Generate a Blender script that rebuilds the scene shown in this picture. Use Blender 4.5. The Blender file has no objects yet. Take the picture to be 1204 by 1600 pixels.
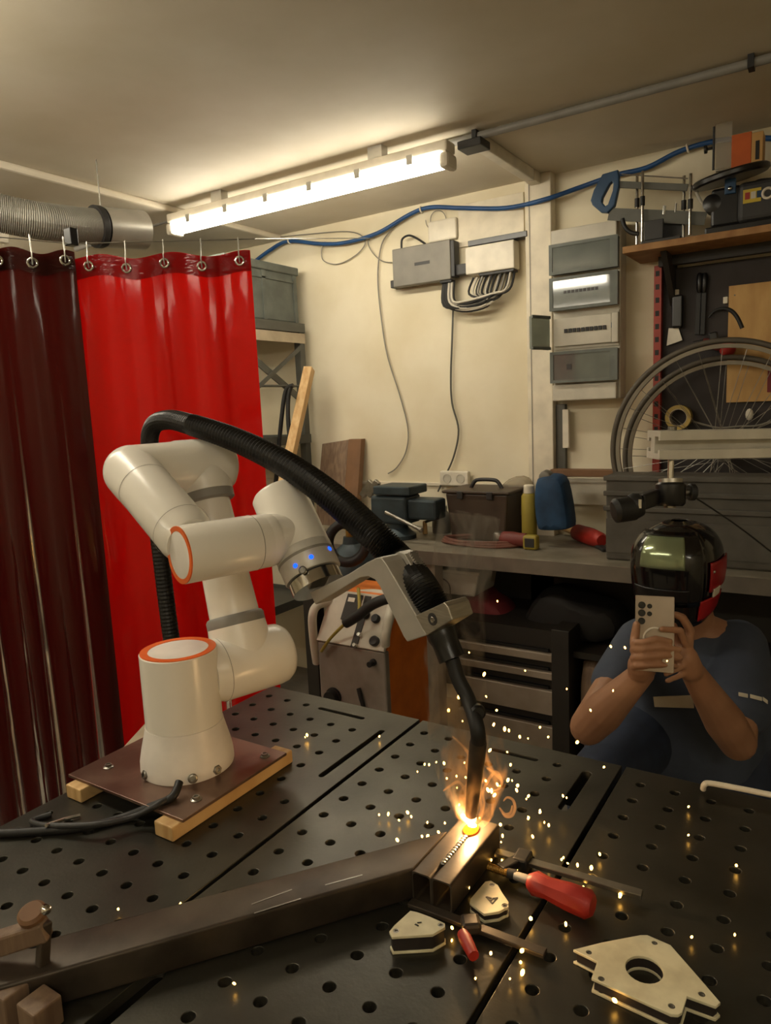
import bpy, bmesh, math, random
from mathutils import Vector as V, Matrix, Euler
random.seed(7)
sc = bpy.context.scene
col = sc.collection
PI = math.pi

# ------------------------------------------------------------------ camera
YAW, PITCH, ROLL, F = math.radians(33.05), math.radians(-8.3), math.radians(-2.55), 1115.0
CAM = V((0, 0, 1.47))
_w = V((-math.sin(YAW) * math.cos(PITCH), math.cos(YAW) * math.cos(PITCH), math.sin(PITCH)))
_r0 = _w.cross(V((0, 0, 1))).normalized()
_u0 = _r0.cross(_w)
_r = math.cos(ROLL) * _r0 + math.sin(ROLL) * _u0
_u = -math.sin(ROLL) * _r0 + math.cos(ROLL) * _u0
cd = bpy.data.cameras.new('camera')
cam = bpy.data.objects.new('camera', cd)
col.objects.link(cam)
cam.matrix_world = Matrix(((_r.x, _u.x, -_w.x, CAM.x), (_r.y, _u.y, -_w.y, CAM.y), (_r.z, _u.z, -_w.z, CAM.z), (0, 0, 0, 1)))
cd.sensor_width = 36
cd.lens = F / 1600 * 36
cd.clip_start = .02
sc.camera = cam

# measured photo point -> room coordinates, on a known real plane
def ray(x, y): return _w + _r * ((x - 602) / F) - _u * ((y - 800) / F)
def pz(x, y, z): d = ray(x, y); return CAM + d * ((z - CAM.z) / d.z)
def py(x, y, Y): d = ray(x, y); return CAM + d * ((Y - CAM.y) / d.y)
def pd(x, y, D): return CAM + ray(x, y) * D
def pp(x, y, P, n): d = ray(x, y); return CAM + d * ((P - CAM).dot(n) / d.dot(n))
def pa(x, y, P, d):
    q = ray(x, y).normalized(); n = d.cross(q); n2 = q.cross(n)
    return P + d * ((CAM - P).dot(n2) / d.dot(n2))

# ------------------------------------------------------------------ world, exposure
wd = bpy.data.worlds.new('world'); sc.world = wd; wd.use_nodes = True
wd.node_tree.nodes['Background'].inputs[0].default_value = (.02, .018, .015, 1)
wd.node_tree.nodes['Background'].inputs[1].default_value = 1
sc.view_settings.view_transform = 'Standard'
sc.view_settings.look = 'None'
sc.view_settings.exposure = 0.35
sc.view_settings.gamma = 1
sc.view_settings.use_curve_mapping = False
LAMP_WINDOW = 21.0      # batten over the bench
LAMP_BEHIND = 14.0      # batten behind the welding curtain
LAMP_SIDE = 38.0        # batten above the left of the table, out of frame
LAMP_BACK = 24.0         # batten behind the camera
LAMP_FILL = 21.0       # unseen fill batten, added to brighten the right side of the room
TZ = .88                # welding table top
WY = 3.05               # back wall
CZ = 2.40               # ceiling

# ------------------------------------------------------------------ materials
def lin(c):
    if isinstance(c, str):
        c = tuple(int(c[i:i + 2], 16) / 255 for i in (0, 2, 4))
    return tuple(x / 12.92 if x <= .04045 else ((x + .055) / 1.055) ** 2.4 for x in c)
def mat(name, c, rough=.5, metal=0, c2=None, scale=12, bump=0, bscale=60, spec=.5, coat=0, stretch=None, lo=.35, hi=.65):
    m = bpy.data.materials.new(name); m.use_nodes = True
    nt = m.node_tree; b = nt.nodes['Principled BSDF']
    c = lin(c)
    b.inputs['Base Color'].default_value = (*c, 1)
    b.inputs['Roughness'].default_value = rough
    b.inputs['Metallic'].default_value = metal
    b.inputs['Specular IOR Level'].default_value = spec
    b.inputs['Coat Weight'].default_value = coat
    tc = nt.nodes.new('ShaderNodeTexCoord')
    mp = nt.nodes.new('ShaderNodeMapping')
    nt.links.new(tc.outputs['Object'], mp.inputs[0])
    if stretch: mp.inputs['Scale'].default_value = stretch
    if c2 is None: c2 = tuple(x * .82 for x in c)
    else: c2 = lin(c2)
    n = nt.nodes.new('ShaderNodeTexNoise'); n.inputs['Scale'].default_value = scale; n.inputs['Detail'].default_value = 5
    nt.links.new(mp.outputs[0], n.inputs['Vector'])
    rp = nt.nodes.new('ShaderNodeValToRGB')
    rp.color_ramp.elements[0].position = lo; rp.color_ramp.elements[1].position = hi
    rp.color_ramp.elements[0].color = (*c2, 1); rp.color_ramp.elements[1].color = (*c, 1)
    nt.links.new(n.outputs['Fac'], rp.inputs[0]); nt.links.new(rp.outputs[0], b.inputs['Base Color'])
    if bump:
        n2 = nt.nodes.new('ShaderNodeTexNoise'); n2.inputs['Scale'].default_value = bscale; n2.inputs['Detail'].default_value = 4
        nt.links.new(mp.outputs[0], n2.inputs['Vector'])
        bp = nt.nodes.new('ShaderNodeBump'); bp.inputs['Strength'].default_value = bump; bp.inputs['Distance'].default_value = .003
        nt.links.new(n2.outputs['Fac'], bp.inputs['Height']); nt.links.new(bp.outputs[0], b.inputs['Normal'])
    return m
def emit(name, c, s):
    m = bpy.data.materials.new(name); m.use_nodes = True; nt = m.node_tree; nt.nodes.clear()
    e = nt.nodes.new('ShaderNodeEmission'); e.inputs[0].default_value = (*lin(c), 1); e.inputs[1].default_value = s
    o = nt.nodes.new('ShaderNodeOutputMaterial'); nt.links.new(e.outputs[0], o.inputs[0])
    return m

M = {}
M['wall'] = mat('wall_paint', 'e3dac2', .75, c2='d3c7a8', scale=2.2, bump=.12, bscale=30)
M['ceil'] = mat('ceiling_paint', 'dcd3c2', .7, c2='cabfa8', scale=1.6, bump=.15, bscale=25)
M['floor'] = mat('concrete', '8d867a', .8, c2='6f685d', scale=5, bump=.2)
M['table'] = mat('table_steel', '54524a', .34, .7, c2='37352f', scale=7, bump=.06, bscale=180, lo=.3, hi=.7)
M['tabledark'] = mat('table_frame_steel', '2a2927', .5, .6)
M['white'] = mat('robot_white', 'f1ede4', .27, c2='ebe6db', scale=4, spec=.5)
M['capwhite'] = mat('cap_white', 'f0eae2', .4)
M['orange'] = mat('orange_ring', 'ee6a22', .45)
M['ringgrey'] = mat('joint_grey', '8f8c86', .5)
M['seam'] = mat('seam_grey', '9b958a', .6)
M['alu'] = mat('brushed_aluminium', 'c9c6bf', .3, .95, c2='b4b1aa', scale=30, stretch=(1, 1, 12))
M['alum'] = mat('matt_aluminium', 'b4afa6', .45, .45, c2='a6a198', scale=20)
M['chrome'] = mat('polished_steel', 'd8d5cf', .14, 1)
M['steel'] = mat('plain_steel', '9a968d', .35, .9, c2='7f7b73', scale=25)
M['band'] = mat('satin_silver', 'd2cec6', .38, .2, c2='c6c2ba', scale=30)
M['anod'] = mat('anodised_silver', 'cdc8bb', .45, .15, c2='bdb8ab', scale=20)
M['black'] = mat('black_rubber', '100f0f', .55, c2='191817')
M['blackg'] = mat('black_plastic', '141314', .3)
M['hose'] = mat('black_corrugated_hose', '0d0c0c', .38)
M['dark'] = mat('dark_grey_plastic', '2b2a2a', .5)
M['tube'] = mat('mill_scale_steel', '5a5045', .42, .5, c2='3d352d', scale=14, bump=.1)
M['plate'] = mat('bare_brown_plate', '7b6355', .38, .6, c2='5d4237', scale=9, lo=.4, hi=.6)
M['pine'] = mat('pine', 'd3b07a', .6, c2='b88f58', scale=9, stretch=(6, 1, 1))
M['pinev'] = mat('pine_upright', 'd0ae7c', .6, c2='bb935d', scale=9, stretch=(6, 6, .7))
M['brownwood'] = mat('brown_board', '87705a', .6, c2='6b5442', scale=9, stretch=(8, 8, .8))
M['endgrain'] = mat('board_edge', '7d5a3c', .65)
M['ply'] = mat('plywood', 'c79f62', .6, c2='b48a4f', scale=6, stretch=(3, 3, 1))
M['shelfwood'] = mat('chipboard_shelf', 'a67c4c', .65, c2='8c6238', scale=20)
M['magnet'] = mat('magnet_cream', 'e3dab8', .5, c2='c9be9c', scale=30, bump=.05)
M['magnetedge'] = mat('magnet_core', '2b2320', .6)
M['mark'] = mat('black_print', '17120d', .6)
M['redhandle'] = mat('red_plastic', 'a82a20', .5, c2='8a2018')
M['reddull'] = mat('dull_red', '74302a', .55)
M['brass'] = mat('brass', 'b08a48', .35, .9)
M['grey'] = mat('grey_steel_sheet', '7d7a70', .5, .2, c2='6b685f')
M['switch'] = mat('grey_device', '77736a', .5, .2)
M['crate'] = mat('grey_crate_plastic', '676c66', .55, c2='565b55')
M['rack'] = mat('rack_steel', '5c5c56', .5, .3)
M['whiteplastic'] = mat('white_plastic', 'e2dac8', .45)
M['trim'] = mat('white_trim', 'e4dac4', .6)
M['greycable'] = mat('grey_cable', '8a857a', .5)
M['cablewhite'] = mat('white_cable', 'cfc8b8', .5)
M['bluehose'] = mat('blue_air_hose', '1f4f86', .4, c2='1a4375')
M['blue'] = mat('blue_plastic', '1d4468', .45)
M['bluebag'] = mat('blue_fabric', '1f4468', .75, c2='14304c')
M['yellow'] = mat('yellow_plastic', '9c8c34', .55)
M['tape'] = mat('yellow_tape', 'b59a4e', .5)
M['duct'] = mat('grey_flexible_duct', '8b8880', .5, .3)
M['galv'] = mat('galvanised', 'c2bfb6', .35, .6)
M['board'] = mat('dark_pegboard', '332c2a', .7, c2='2a2422')
M['redmetal'] = mat('red_painted_upright', '9c3222', .5)
M['rubber'] = mat('tyre_rubber', '554d41', .6)
M['rim'] = mat('rim_alloy', '8f897d', .4, .7)
M['benchtop'] = mat('bench_top', '8d8677', .5, .2, c2='746c5e', scale=8)
M['benchedge'] = mat('bench_edge', '857d73', .45, .5)
M['drawer'] = mat('drawer_front', '9b8d7d', .5, c2='8b7d6d')
M['cabdark'] = mat('cabinet_dark', '2b2620', .6)
M['skin'] = mat('skin', 'a87c5e', .5, c2='966a4d', scale=10)
M['shirt'] = mat('navy_t_shirt', '454d5e', .85, c2='3a4150', scale=8, bump=.2)
M['jeans'] = mat('blue_jeans', '2a3347', .85, c2='222a3b', scale=20, bump=.2)
M['shoe'] = mat('shoe_dark', '1c1a18', .6)
M['phone'] = mat('phone_titanium', '9a8a76', .35, .4)
M['glassblack'] = mat('lens_black', '050505', .08)
M['helmet'] = mat('helmet_gloss_black', '0d0c0e', .16, coat=.4)
M['visorlens'] = mat('lens_green_gold', '8f9a78', .12, .5)
M['helmred'] = mat('helmet_red', 'a81a20', .3)
M['orangeside'] = mat('welder_orange', 'd9761f', .5, c2='c46418')
M['welder'] = mat('welder_grey', '8f877e', .5, c2='7c746b')
M['toolbox'] = mat('toolbox_brown', '46392d', .5)
M['visegreen'] = mat('vise_blue_grey', '3d4a50', .5, .3, c2='2c363b')
M['copper'] = mat('copper', 'b2794d', .35, .9)
M['redhose'] = mat('dull_red_hose', '74483a', .6)
M['sand'] = mat('orange_abrasive', 'c25f2c', .8)
M['label_y'] = mat('yellow_label', 'c7ad2e', .5)
M['breakglass'] = mat('smoked_cover', '656b66', .07, coat=.3)
M['breakwhite'] = mat('breaker_ivory', 'c9c3b3', .5)
M['pale'] = mat('pale_card', 'b7a88f', .7)
M['purse'] = mat('dark_bag', '1c1917', .7)
M['redbag'] = mat('red_bag', '7c2a2e', .7)
M['led'] = emit('blue_led', '1248ff', 2.6)
M['lamp'] = emit('fluorescent_window', (1, .958, .865), LAMP_WINDOW)
M['lamp2'] = emit('fluorescent_behind', (1, .958, .865), LAMP_BEHIND)
M['lamp4'] = emit('fluorescent_side', (1, .958, .865), LAMP_SIDE)
M['lamp5'] = emit('added_fill_right', (1, .958, .865), LAMP_FILL)
M['lamp3'] = emit('fluorescent_back', (1, .958, .865), LAMP_BACK)
M['arc'] = emit('welding_arc', (1, .80, .45), 60)
M['glow'] = emit('hot_metal', (1, .42, .08), 5)
M['spark'] = emit('spark', (1, .74, .34), 14)

def pvc(name, c, tr, tl):
    m = bpy.data.materials.new(name); m.use_nodes = True; nt = m.node_tree; nt.nodes.clear()
    o = nt.nodes.new('ShaderNodeOutputMaterial')
    d = nt.nodes.new('ShaderNodeBsdfDiffuse'); d.inputs[0].default_value = (*lin(c), 1)
    t = nt.nodes.new('ShaderNodeBsdfTranslucent'); t.inputs[0].default_value = (*lin(tl), 1)
    x = nt.nodes.new('ShaderNodeBsdfTransparent'); x.inputs[0].default_value = (*lin(tl), 1)
    g = nt.nodes.new('ShaderNodeBsdfGlossy'); g.inputs['Roughness'].default_value = .12; g.inputs[0].default_value = (1, 1, 1, 1)
    f = nt.nodes.new('ShaderNodeFresnel'); f.inputs[0].default_value = 1.3
    a = nt.nodes.new('ShaderNodeMixShader'); a.inputs[0].default_value = .72
    nt.links.new(d.outputs[0], a.inputs[1]); nt.links.new(t.outputs[0], a.inputs[2])
    b = nt.nodes.new('ShaderNodeMixShader'); b.inputs[0].default_value = tr
    nt.links.new(a.outputs[0], b.inputs[1]); nt.links.new(x.outputs[0], b.inputs[2])
    c_ = nt.nodes.new('ShaderNodeMixShader')
    nt.links.new(f.outputs[0], c_.inputs[0]); nt.links.new(b.outputs[0], c_.inputs[1]); nt.links.new(g.outputs[0], c_.inputs[2])
    n = nt.nodes.new('ShaderNodeTexNoise'); n.inputs['Scale'].default_value = 9
    bp = nt.nodes.new('ShaderNodeBump'); bp.inputs['Strength'].default_value = .25; bp.inputs['Distance'].default_value = .01
    nt.links.new(n.outputs['Fac'], bp.inputs['Height'])
    nt.links.new(bp.outputs[0], g.inputs['Normal'])
    nt.links.new(c_.outputs[0], o.inputs[0])
    return m
M['pvcred'] = pvc('red_welding_pvc', 'a80a08', .10, 'd00c06')
M['pvchem'] = pvc('red_pvc_double', '8c1014', .03, '9a0a10')
M['pvcdark'] = pvc('dark_red_pvc', '451915', .03, '480b09')
def clear(name, c, fac):
    m = bpy.data.materials.new(name); m.use_nodes = True; nt = m.node_tree; nt.nodes.clear()
    o = nt.nodes.new('ShaderNodeOutputMaterial')
    x = nt.nodes.new('ShaderNodeBsdfTransparent'); x.inputs[0].default_value = (*lin(c), 1)
    g = nt.nodes.new('ShaderNodeBsdfPrincipled'); g.inputs['Base Color'].default_value = (*lin(c), 1); g.inputs['Roughness'].default_value = .08
    mx = nt.nodes.new('ShaderNodeMixShader'); mx.inputs[0].default_value = fac
    nt.links.new(x.outputs[0], mx.inputs[1]); nt.links.new(g.outputs[0], mx.inputs[2]); nt.links.new(mx.outputs[0], o.inputs[0])
    return m
M['clear'] = clear('clear_guard', 'e4ded2', .22)
M['smoked'] = clear('smoked_window', 'b4bab4', .35)

# ------------------------------------------------------------------ mesh builder
def frame(d):
    d = d.normalized()
    a = V((0, 0, 1)) if abs(d.z) < .95 else V((1, 0, 0))
    x = a.cross(d).normalized(); return x, d.cross(x)
def smooth_path(p, k=6):
    p = [V(q) for q in p]; out = []
    for i in range(len(p) - 1):
        a = p[max(i - 1, 0)]; b = p[i]; c = p[i + 1]; d = p[min(i + 2, len(p) - 1)]
        for j in range(k):
            t = j / k
            out.append(.5 * ((2 * b) + (c - a) * t + (2 * a - 5 * b + 4 * c - d) * t * t + (3 * b - a - 3 * c + d) * t ** 3))
    out.append(p[-1]); return out
class MB:
    def __init__(s): s.bm = bmesh.new()
    def box(s, c, size, R=None):
        vs = []
        for i in (-.5, .5):
            for j in (-.5, .5):
                for k in (-.5, .5):
                    v = V((i * size[0], j * size[1], k * size[2]))
                    if R is not None: v = R @ v
                    vs.append(s.bm.verts.new(V(c) + v))
        for f in ((0, 1, 3, 2), (4, 6, 7, 5), (0, 4, 5, 1), (2, 3, 7, 6), (0, 2, 6, 4), (1, 5, 7, 3)):
            s.bm.faces.new([vs[i] for i in f])
        return s
    def b2(s, x0, x1, y0, y1, z0, z1):
        return s.box(((x0 + x1) / 2, (y0 + y1) / 2, (z0 + z1) / 2), (x1 - x0, y1 - y0, z1 - z0))
    def bar(s, p0, p1, w, h, up=V((0, 0, 1))):
        p0, p1 = V(p0), V(p1); d = p1 - p0; L = d.length; d.normalize()
        x = d.cross(up).normalized(); z = x.cross(d)
        R = Matrix((x, d, z)).transposed()
        return s.box((p0 + p1) / 2, (w, L, h), R)
    def tube(s, pts, r, n=12, closed=False, cap=True):
        pts = [V(p) for p in pts]; N = len(pts); rings = []
        x = None
        for i, p in enumerate(pts):
            if closed: d = pts[(i + 1) % N] - pts[i - 1]
            else: d = pts[min(i + 1, N - 1)] - pts[max(i - 1, 0)]
            if d.length < 1e-9: d = V((0, 0, 1))
            d.normalize()
            if x is None: x, y = frame(d)
            else:
                x = (x - d * x.dot(d)).normalized(); y = d.cross(x)
            rr = r[i] if isinstance(r, (list, tuple)) else r
            rings.append([s.bm.verts.new(p + (x * math.cos(2 * PI * j / n) + y * math.sin(2 * PI * j / n)) * rr) for j in range(n)])
        for i in range(N if closed else N - 1):
            A, B = rings[i], rings[(i + 1) % N]
            for j in range(n): s.bm.faces.new((A[j], A[(j + 1) % n], B[(j + 1) % n], B[j]))
        if cap and not closed:
            s.bm.faces.new(rings[0][::-1]); s.bm.faces.new(rings[-1])
        return s
    def cyl(s, p0, p1, r0, r1=None, n=32):
        return s.tube([p0, p1], [r0, r0 if r1 is None else r1], n)
    def lathe(s, p, d, prof, n=40, cap=True):
        p = V(p); d = V(d).normalized(); x, y = frame(d); rings = []
        for r, h in prof:
            rings.append([s.bm.verts.new(p + d * h + (x * math.cos(2 * PI * j / n) + y * math.sin(2 * PI * j / n)) * max(r, 1e-5)) for j in range(n)])
        for A, B in zip(rings, rings[1:]):
            for j in range(n): s.bm.faces.new((A[j], A[(j + 1) % n], B[(j + 1) % n], B[j]))
        if cap: s.bm.faces.new(rings[0][::-1]); s.bm.faces.new(rings[-1])
        return s
    def sph(s, c, r, n=16, sc_=(1, 1, 1), R=None):
        m = Matrix.Diagonal((*[q * r for q in sc_], 1))
        if R is not None: m = R.to_4x4() @ m
        m = Matrix.Translation(V(c)) @ m
        bmesh.ops.create_uvsphere(s.bm, u_segments=n, v_segments=max(6, n // 2), radius=1, matrix=m); return s
    def prism(s, loop, vec):
        a = [s.bm.verts.new(V(p)) for p in loop]; b = [s.bm.verts.new(V(p) + V(vec)) for p in loop]; n = len(a)
        s.bm.faces.new(a); s.bm.faces.new(b[::-1])
        for i in range(n): s.bm.faces.new((a[i], b[i], b[(i + 1) % n], a[(i + 1) % n]))
        return s
    def grid(s, fn, nu, nv, closed=False):
        g = [[s.bm.verts.new(V(fn(i / nu, j / nv))) for j in range(nv + 1)] for i in range(nu + (0 if closed else 1))]
        for i in range(nu):
            for j in range(nv):
                A = g[i]; B = g[(i + 1) % len(g)]
                s.bm.faces.new((A[j], B[j], B[j + 1], A[j + 1]))
        return s
    def torus(s, c, d, R, r, n=48, k=10):
        x, y = frame(V(d)); c = V(c)
        return s.tube([c + (x * math.cos(2 * PI * i / n) + y * math.sin(2 * PI * i / n)) * R for i in range(n)], r, k, closed=True)
    def build(s, name, m, parent=None, smooth=False, bevel=0, seg=2, kind=None, solid=0, subsurf=0):
        bmesh.ops.recalc_face_normals(s.bm, faces=s.bm.faces)
        me = bpy.data.meshes.new(name)
        if parent is not None: off = wloc(parent)
        else:
            co = [v.co for v in s.bm.verts]
            off = V(((min(c.x for c in co) + max(c.x for c in co)) / 2, (min(c.y for c in co) + max(c.y for c in co)) / 2, min(c.z for c in co)))
        bmesh.ops.translate(s.bm, verts=s.bm.verts, vec=-off)
        s.bm.to_mesh(me); s.bm.free()
        return link(name, me, m, parent, off, smooth, bevel, seg, kind, solid, subsurf)
WL = {}
def wloc(o): return WL[o]
def link(name, me, m, parent=None, off=V((0, 0, 0)), smooth=False, bevel=0, seg=2, kind=None, solid=0, subsurf=0):
    me.materials.append(M[m] if isinstance(m, str) else m)
    o = bpy.data.objects.new(name, me); col.objects.link(o)
    WL[o] = V(off)
    if parent is not None: o.parent = parent
    else: o.location = off
    if smooth:
        me.polygons.foreach_set('use_smooth', [True] * len(me.polygons))
        try: me.set_sharp_from_angle(angle=math.radians(40))
        except Exception: pass
    if solid:
        md = o.modifiers.new('thickness', 'SOLIDIFY'); md.thickness = solid; md.offset = 0
    if bevel:
        md = o.modifiers.new('edge', 'BEVEL'); md.width = bevel; md.segments = seg; md.limit_method = 'ANGLE'; md.angle_limit = math.radians(40)
        md.harden_normals = False
    if subsurf:
        md = o.modifiers.new('round', 'SUBSURF'); md.levels = subsurf; md.render_levels = subsurf
    if kind: o['kind'] = kind
    return o
def thing(name, label, cat, loc, group=None):
    o = bpy.data.objects.new(name, None); col.objects.link(o); o.location = V(loc); o.empty_display_size = .05
    WL[o] = V(loc); o['label'] = label; o['category'] = cat
    if group: o['group'] = group
    return o
def tag(o, label, cat, group=None):
    o['label'] = label; o['category'] = cat
    if group: o['group'] = group
    return o
def struct(o, label=None):
    o['kind'] = 'structure'
    return o
def copy_tree(o, parent=None):
    c = o.copy(); col.objects.link(c); WL[c] = WL[o].copy()
    if parent is not None: c.parent = parent
    for ch in list(o.children): copy_tree(ch, c)
    return c
def flat(outer, holes, th, bevel=0):
    """plate with real holes: 2D loops -> mesh, thickness th, top at z=0"""
    cu = bpy.data.curves.new('outline', 'CURVE'); cu.dimensions = '2D'; cu.fill_mode = 'BOTH'; cu.extrude = th / 2 - bevel; cu.bevel_depth = bevel; cu.bevel_resolution = 1
    for lp in [outer] + holes:
        sp = cu.splines.new('POLY'); sp.points.add(len(lp) - 1); sp.use_cyclic_u = True
        for p, q in zip(sp.points, lp): p.co = (q[0], q[1], 0, 1)
    ob = bpy.data.objects.new('outline', cu); col.objects.link(ob)
    bpy.context.view_layer.update()
    dg = bpy.context.evaluated_depsgraph_get()
    me = bpy.data.meshes.new_from_object(ob.evaluated_get(dg)); me.materials.clear()
    bpy.data.objects.remove(ob); bpy.data.curves.remove(cu)
    me.transform(Matrix.Translation((0, 0, -th / 2)))
    return me
def circle(cx, cy, r, n=16): return [(cx + r * math.cos(2 * PI * i / n), cy + r * math.sin(2 * PI * i / n)) for i in range(n)]
def slot(x0, y0, x1, y1, r):
    a = math.atan2(y1 - y0, x1 - x0); out = []
    for i in range(9): t = a - PI / 2 + PI * i / 8; out.append((x1 + r * math.cos(t), y1 + r * math.sin(t)))
    for i in range(9): t = a + PI / 2 + PI * i / 8; out.append((x0 + r * math.cos(t), y0 + r * math.sin(t)))
    return out
def text_mesh(body, size, extrude=.0006):
    cu = bpy.data.curves.new('lettering', 'FONT'); cu.body = body; cu.size = size; cu.extrude = extrude; cu.align_x = 'CENTER'; cu.align_y = 'CENTER'
    ob = bpy.data.objects.new('lettering', cu); col.objects.link(ob); bpy.context.view_layer.update()
    dg = bpy.context.evaluated_depsgraph_get()
    me = bpy.data.meshes.new_from_object(ob.evaluated_get(dg)); me.materials.clear()
    bpy.data.objects.remove(ob); bpy.data.curves.remove(cu); return me
def rotframe(x, y, z, o): return Matrix(((x.x, y.x, z.x, o.x), (x.y, y.y, z.y, o.y), (x.z, y.z, z.z, o.z), (0, 0, 0, 1)))
UP = V((0, 0, 1))
#SECTIONS
# ================================================================== room shell
XL, XR, YF = -5.0, 1.9, -1.9
struct(MB().b2(XL - .1, XR + .1, YF - .1, WY + .1, -.1, 0).build('floor', 'floor'))
struct(MB().b2(XL - .1, XR + .1, YF - .1, WY + .1, CZ, CZ + .1).build('ceiling', 'ceil'))
struct(MB().b2(XL - .1, XR + .1, WY, WY + .1, 0, CZ).build('wall_back', 'wall'))
struct(MB().b2(XL - .1, XR + .1, YF - .1, YF, 0, CZ).build('wall_front', 'wall'))
struct(MB().b2(XL - .1, XL, YF, WY, 0, CZ).build('wall_left', 'wall'))
struct(MB().b2(XR, XR + .1, YF, WY, 0, CZ).build('wall_right', 'wall'))
# shallow lower soffit on the left of the ceiling
struct(MB().b2(XL, -2.56, YF, WY, CZ - .03, CZ).build('trim_1', 'ceil', bevel=.01))
# raised lining strip at bench height on the back wall
p0 = py(430, 750, WY - .01)
struct(MB().b2(-3.3, -1.2, WY - .012, WY, p0.z - .012, p0.z + .006).build('trim_2', 'trim', bevel=.003))
# vertical boxed pipe duct between the white panels
a = py(822, 500, WY - .06); b = py(862, 500, WY - .06)
struct(MB().b2(a.x, b.x, WY - .06, WY, 0, CZ).build('trim_3', 'trim', bevel=.004))
struct(MB().b2(a.x + .018, a.x + .022, WY - .062, WY - .058, .9, CZ).build('trim_4', 'seam'))
# white back panels fixed to the wall behind the cabling box
q0 = py(717, 400, WY - .01); q1 = py(818, 330, WY - .01)
struct(MB().b2(q0.x, q1.x, WY - .012, WY, py(717, 388, WY).z, py(717, 322, WY).z).build('trim_5', 'trim', bevel=.002))

# ------------------------------------------------------------------ battens (fluorescent lamps)
def batten(label, x0, x1, y, z, m, clips=6):
    t = thing('fluorescent_lamp', label, 'ceiling lamp', (x0, y, z))
    MB().b2(x0 - .03, x1 + .03, y - .034, y + .034, z + .0075, z + .045).build('housing', 'whiteplastic', t, bevel=.006)
    # clear trough: half round diffuser
    prof = [(y + .038 * math.cos(PI * .95 + PI * 1.10 * i / 16), z + .04 * math.sin(PI * .95 + PI * 1.10 * i / 16)) for i in range(17)]
    MB().prism([(x0, py_, pz_) for py_, pz_ in prof], (x1 - x0, 0, 0)).build('diffuser', m, t, smooth=True)
    for s, xx in ((-1, x0), (1, x1)):
        MB().b2(min(xx, xx + s * .035), max(xx, xx + s * .035), y - .04, y + .04, z - .045, z + .006).build('end_cap', 'whiteplastic', t, bevel=.012)
    for i in range(clips):
        xx = x0 + (x1 - x0) * (i + .5) / clips
        MB().b2(xx - .012, xx + .012, y - .044, y - .036, z - .012, z + .02).build('clip', 'galv', t, bevel=.002)
    for i in range(2):
        xx = x0 + (x1 - x0) * (.2 + .6 * i)
        MB().b2(xx - .03, xx + .03, y - .02, y + .02, z + .045, CZ).build('bracket', 'galv', t)
    return t
la, lb = pz(268, 352, 2.31), pz(712, 243, 2.31)
batten('lit fluorescent batten on the ceiling between curtain and white wall', la.x + .02, lb.x - .04, (la.y + lb.y) / 2, 2.31, 'lamp')
batten('fluorescent batten glimpsed above the curtain under the grey duct', -4.5, -3.0, 1.75, 2.26, 'lamp2')
batten('fluorescent batten on the ceiling behind the photographer', -2.6, -1.2, -.9, 2.31, 'lamp3')
batten('fluorescent batten above the left end of the welding table', -2.75, -1.45, .65, 2.31, 'lamp4')
batten('added fill batten, unseen behind the photographer, brightening the right side', .25, 1.65, -.9, 2.31, 'lamp5')

# conduit and trunking on the ceiling
ya = pz(770, 195, CZ - .02); yb = pz(1204, 75, CZ - .02)
t = thing('ceiling_conduit', 'long grey conduit clipped along the ceiling past the lamp', 'conduit', (ya.x, 2.40, CZ - .02))
MB().tube([(-3.4, 2.40, CZ - .046), (-2.6, 2.40, CZ - .018), (XR, 2.40, CZ - .018)], .013, 12).build('pipe', 'ringgrey', t, smooth=True)
for xx in (-1.12, -.27, .5): MB().b2(xx - .008, xx + .008, 2.38, 2.42, CZ - .035, CZ).build('clamp', 'dark', t)
a = pz(742, 213, CZ - .03); b = pz(846, 268, CZ - .03)
t = thing('cable_trunking', 'short white trunking from lamp end to the wall corner', 'trunking', (a.x, a.y, CZ - .03))
MB().bar((-1.13, 2.45, CZ - .022), (-1.13, 2.92, CZ - .022), .04, .044).build('channel', 'whiteplastic', t, bevel=.004)
MB().bar((-1.13, 2.93, CZ - .022), (-1.13, WY - .062, CZ - .022), .046, .043).build('joint', 'trim', t, bevel=.004)
MB().b2(-1.175, -1.085, 2.36, 2.44, CZ - .06, CZ - .033).build('junction_box', 'dark', t, bevel=.004)

# flexible duct at upper left
P = [pd(-60, 315, 2.25), pd(0, 333, 2.3), pd(60, 345, 2.36), pd(120, 352, 2.45), pd(160, 355, 2.52)]
pts = smooth_path(P, 40)
t = thing('extraction_duct', 'grey corrugated extraction duct with smooth metal coupling near the ceiling', 'duct', P[2])
MB().tube(pts, [.058 + .0022 * (i % 2) for i in range(len(pts))], 24).build('flexible_hose', 'duct', t)
d = (P[-1] - P[-2]).normalized()
MB().lathe(P[-1] - d * .03, d, [(.058, 0), (.071, .0), (.071, .02), (.062, .03), (.062, .05)], 32).build('hose_clip', 'dark', t, smooth=True)
MB().lathe(P[-1] + d * .0, d, [(.06, .012), (.066, .0), (.068, .0), (.068, .16), (.062, .16), (.062, .02)], 40, cap=False).build('coupling', 'galv', t, smooth=True)
MB().tube([P[-1] + UP * .06, V((P[-1].x, P[-1].y, CZ - .03))], .0025, 6).build('hanger', 'steel', t)

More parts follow.
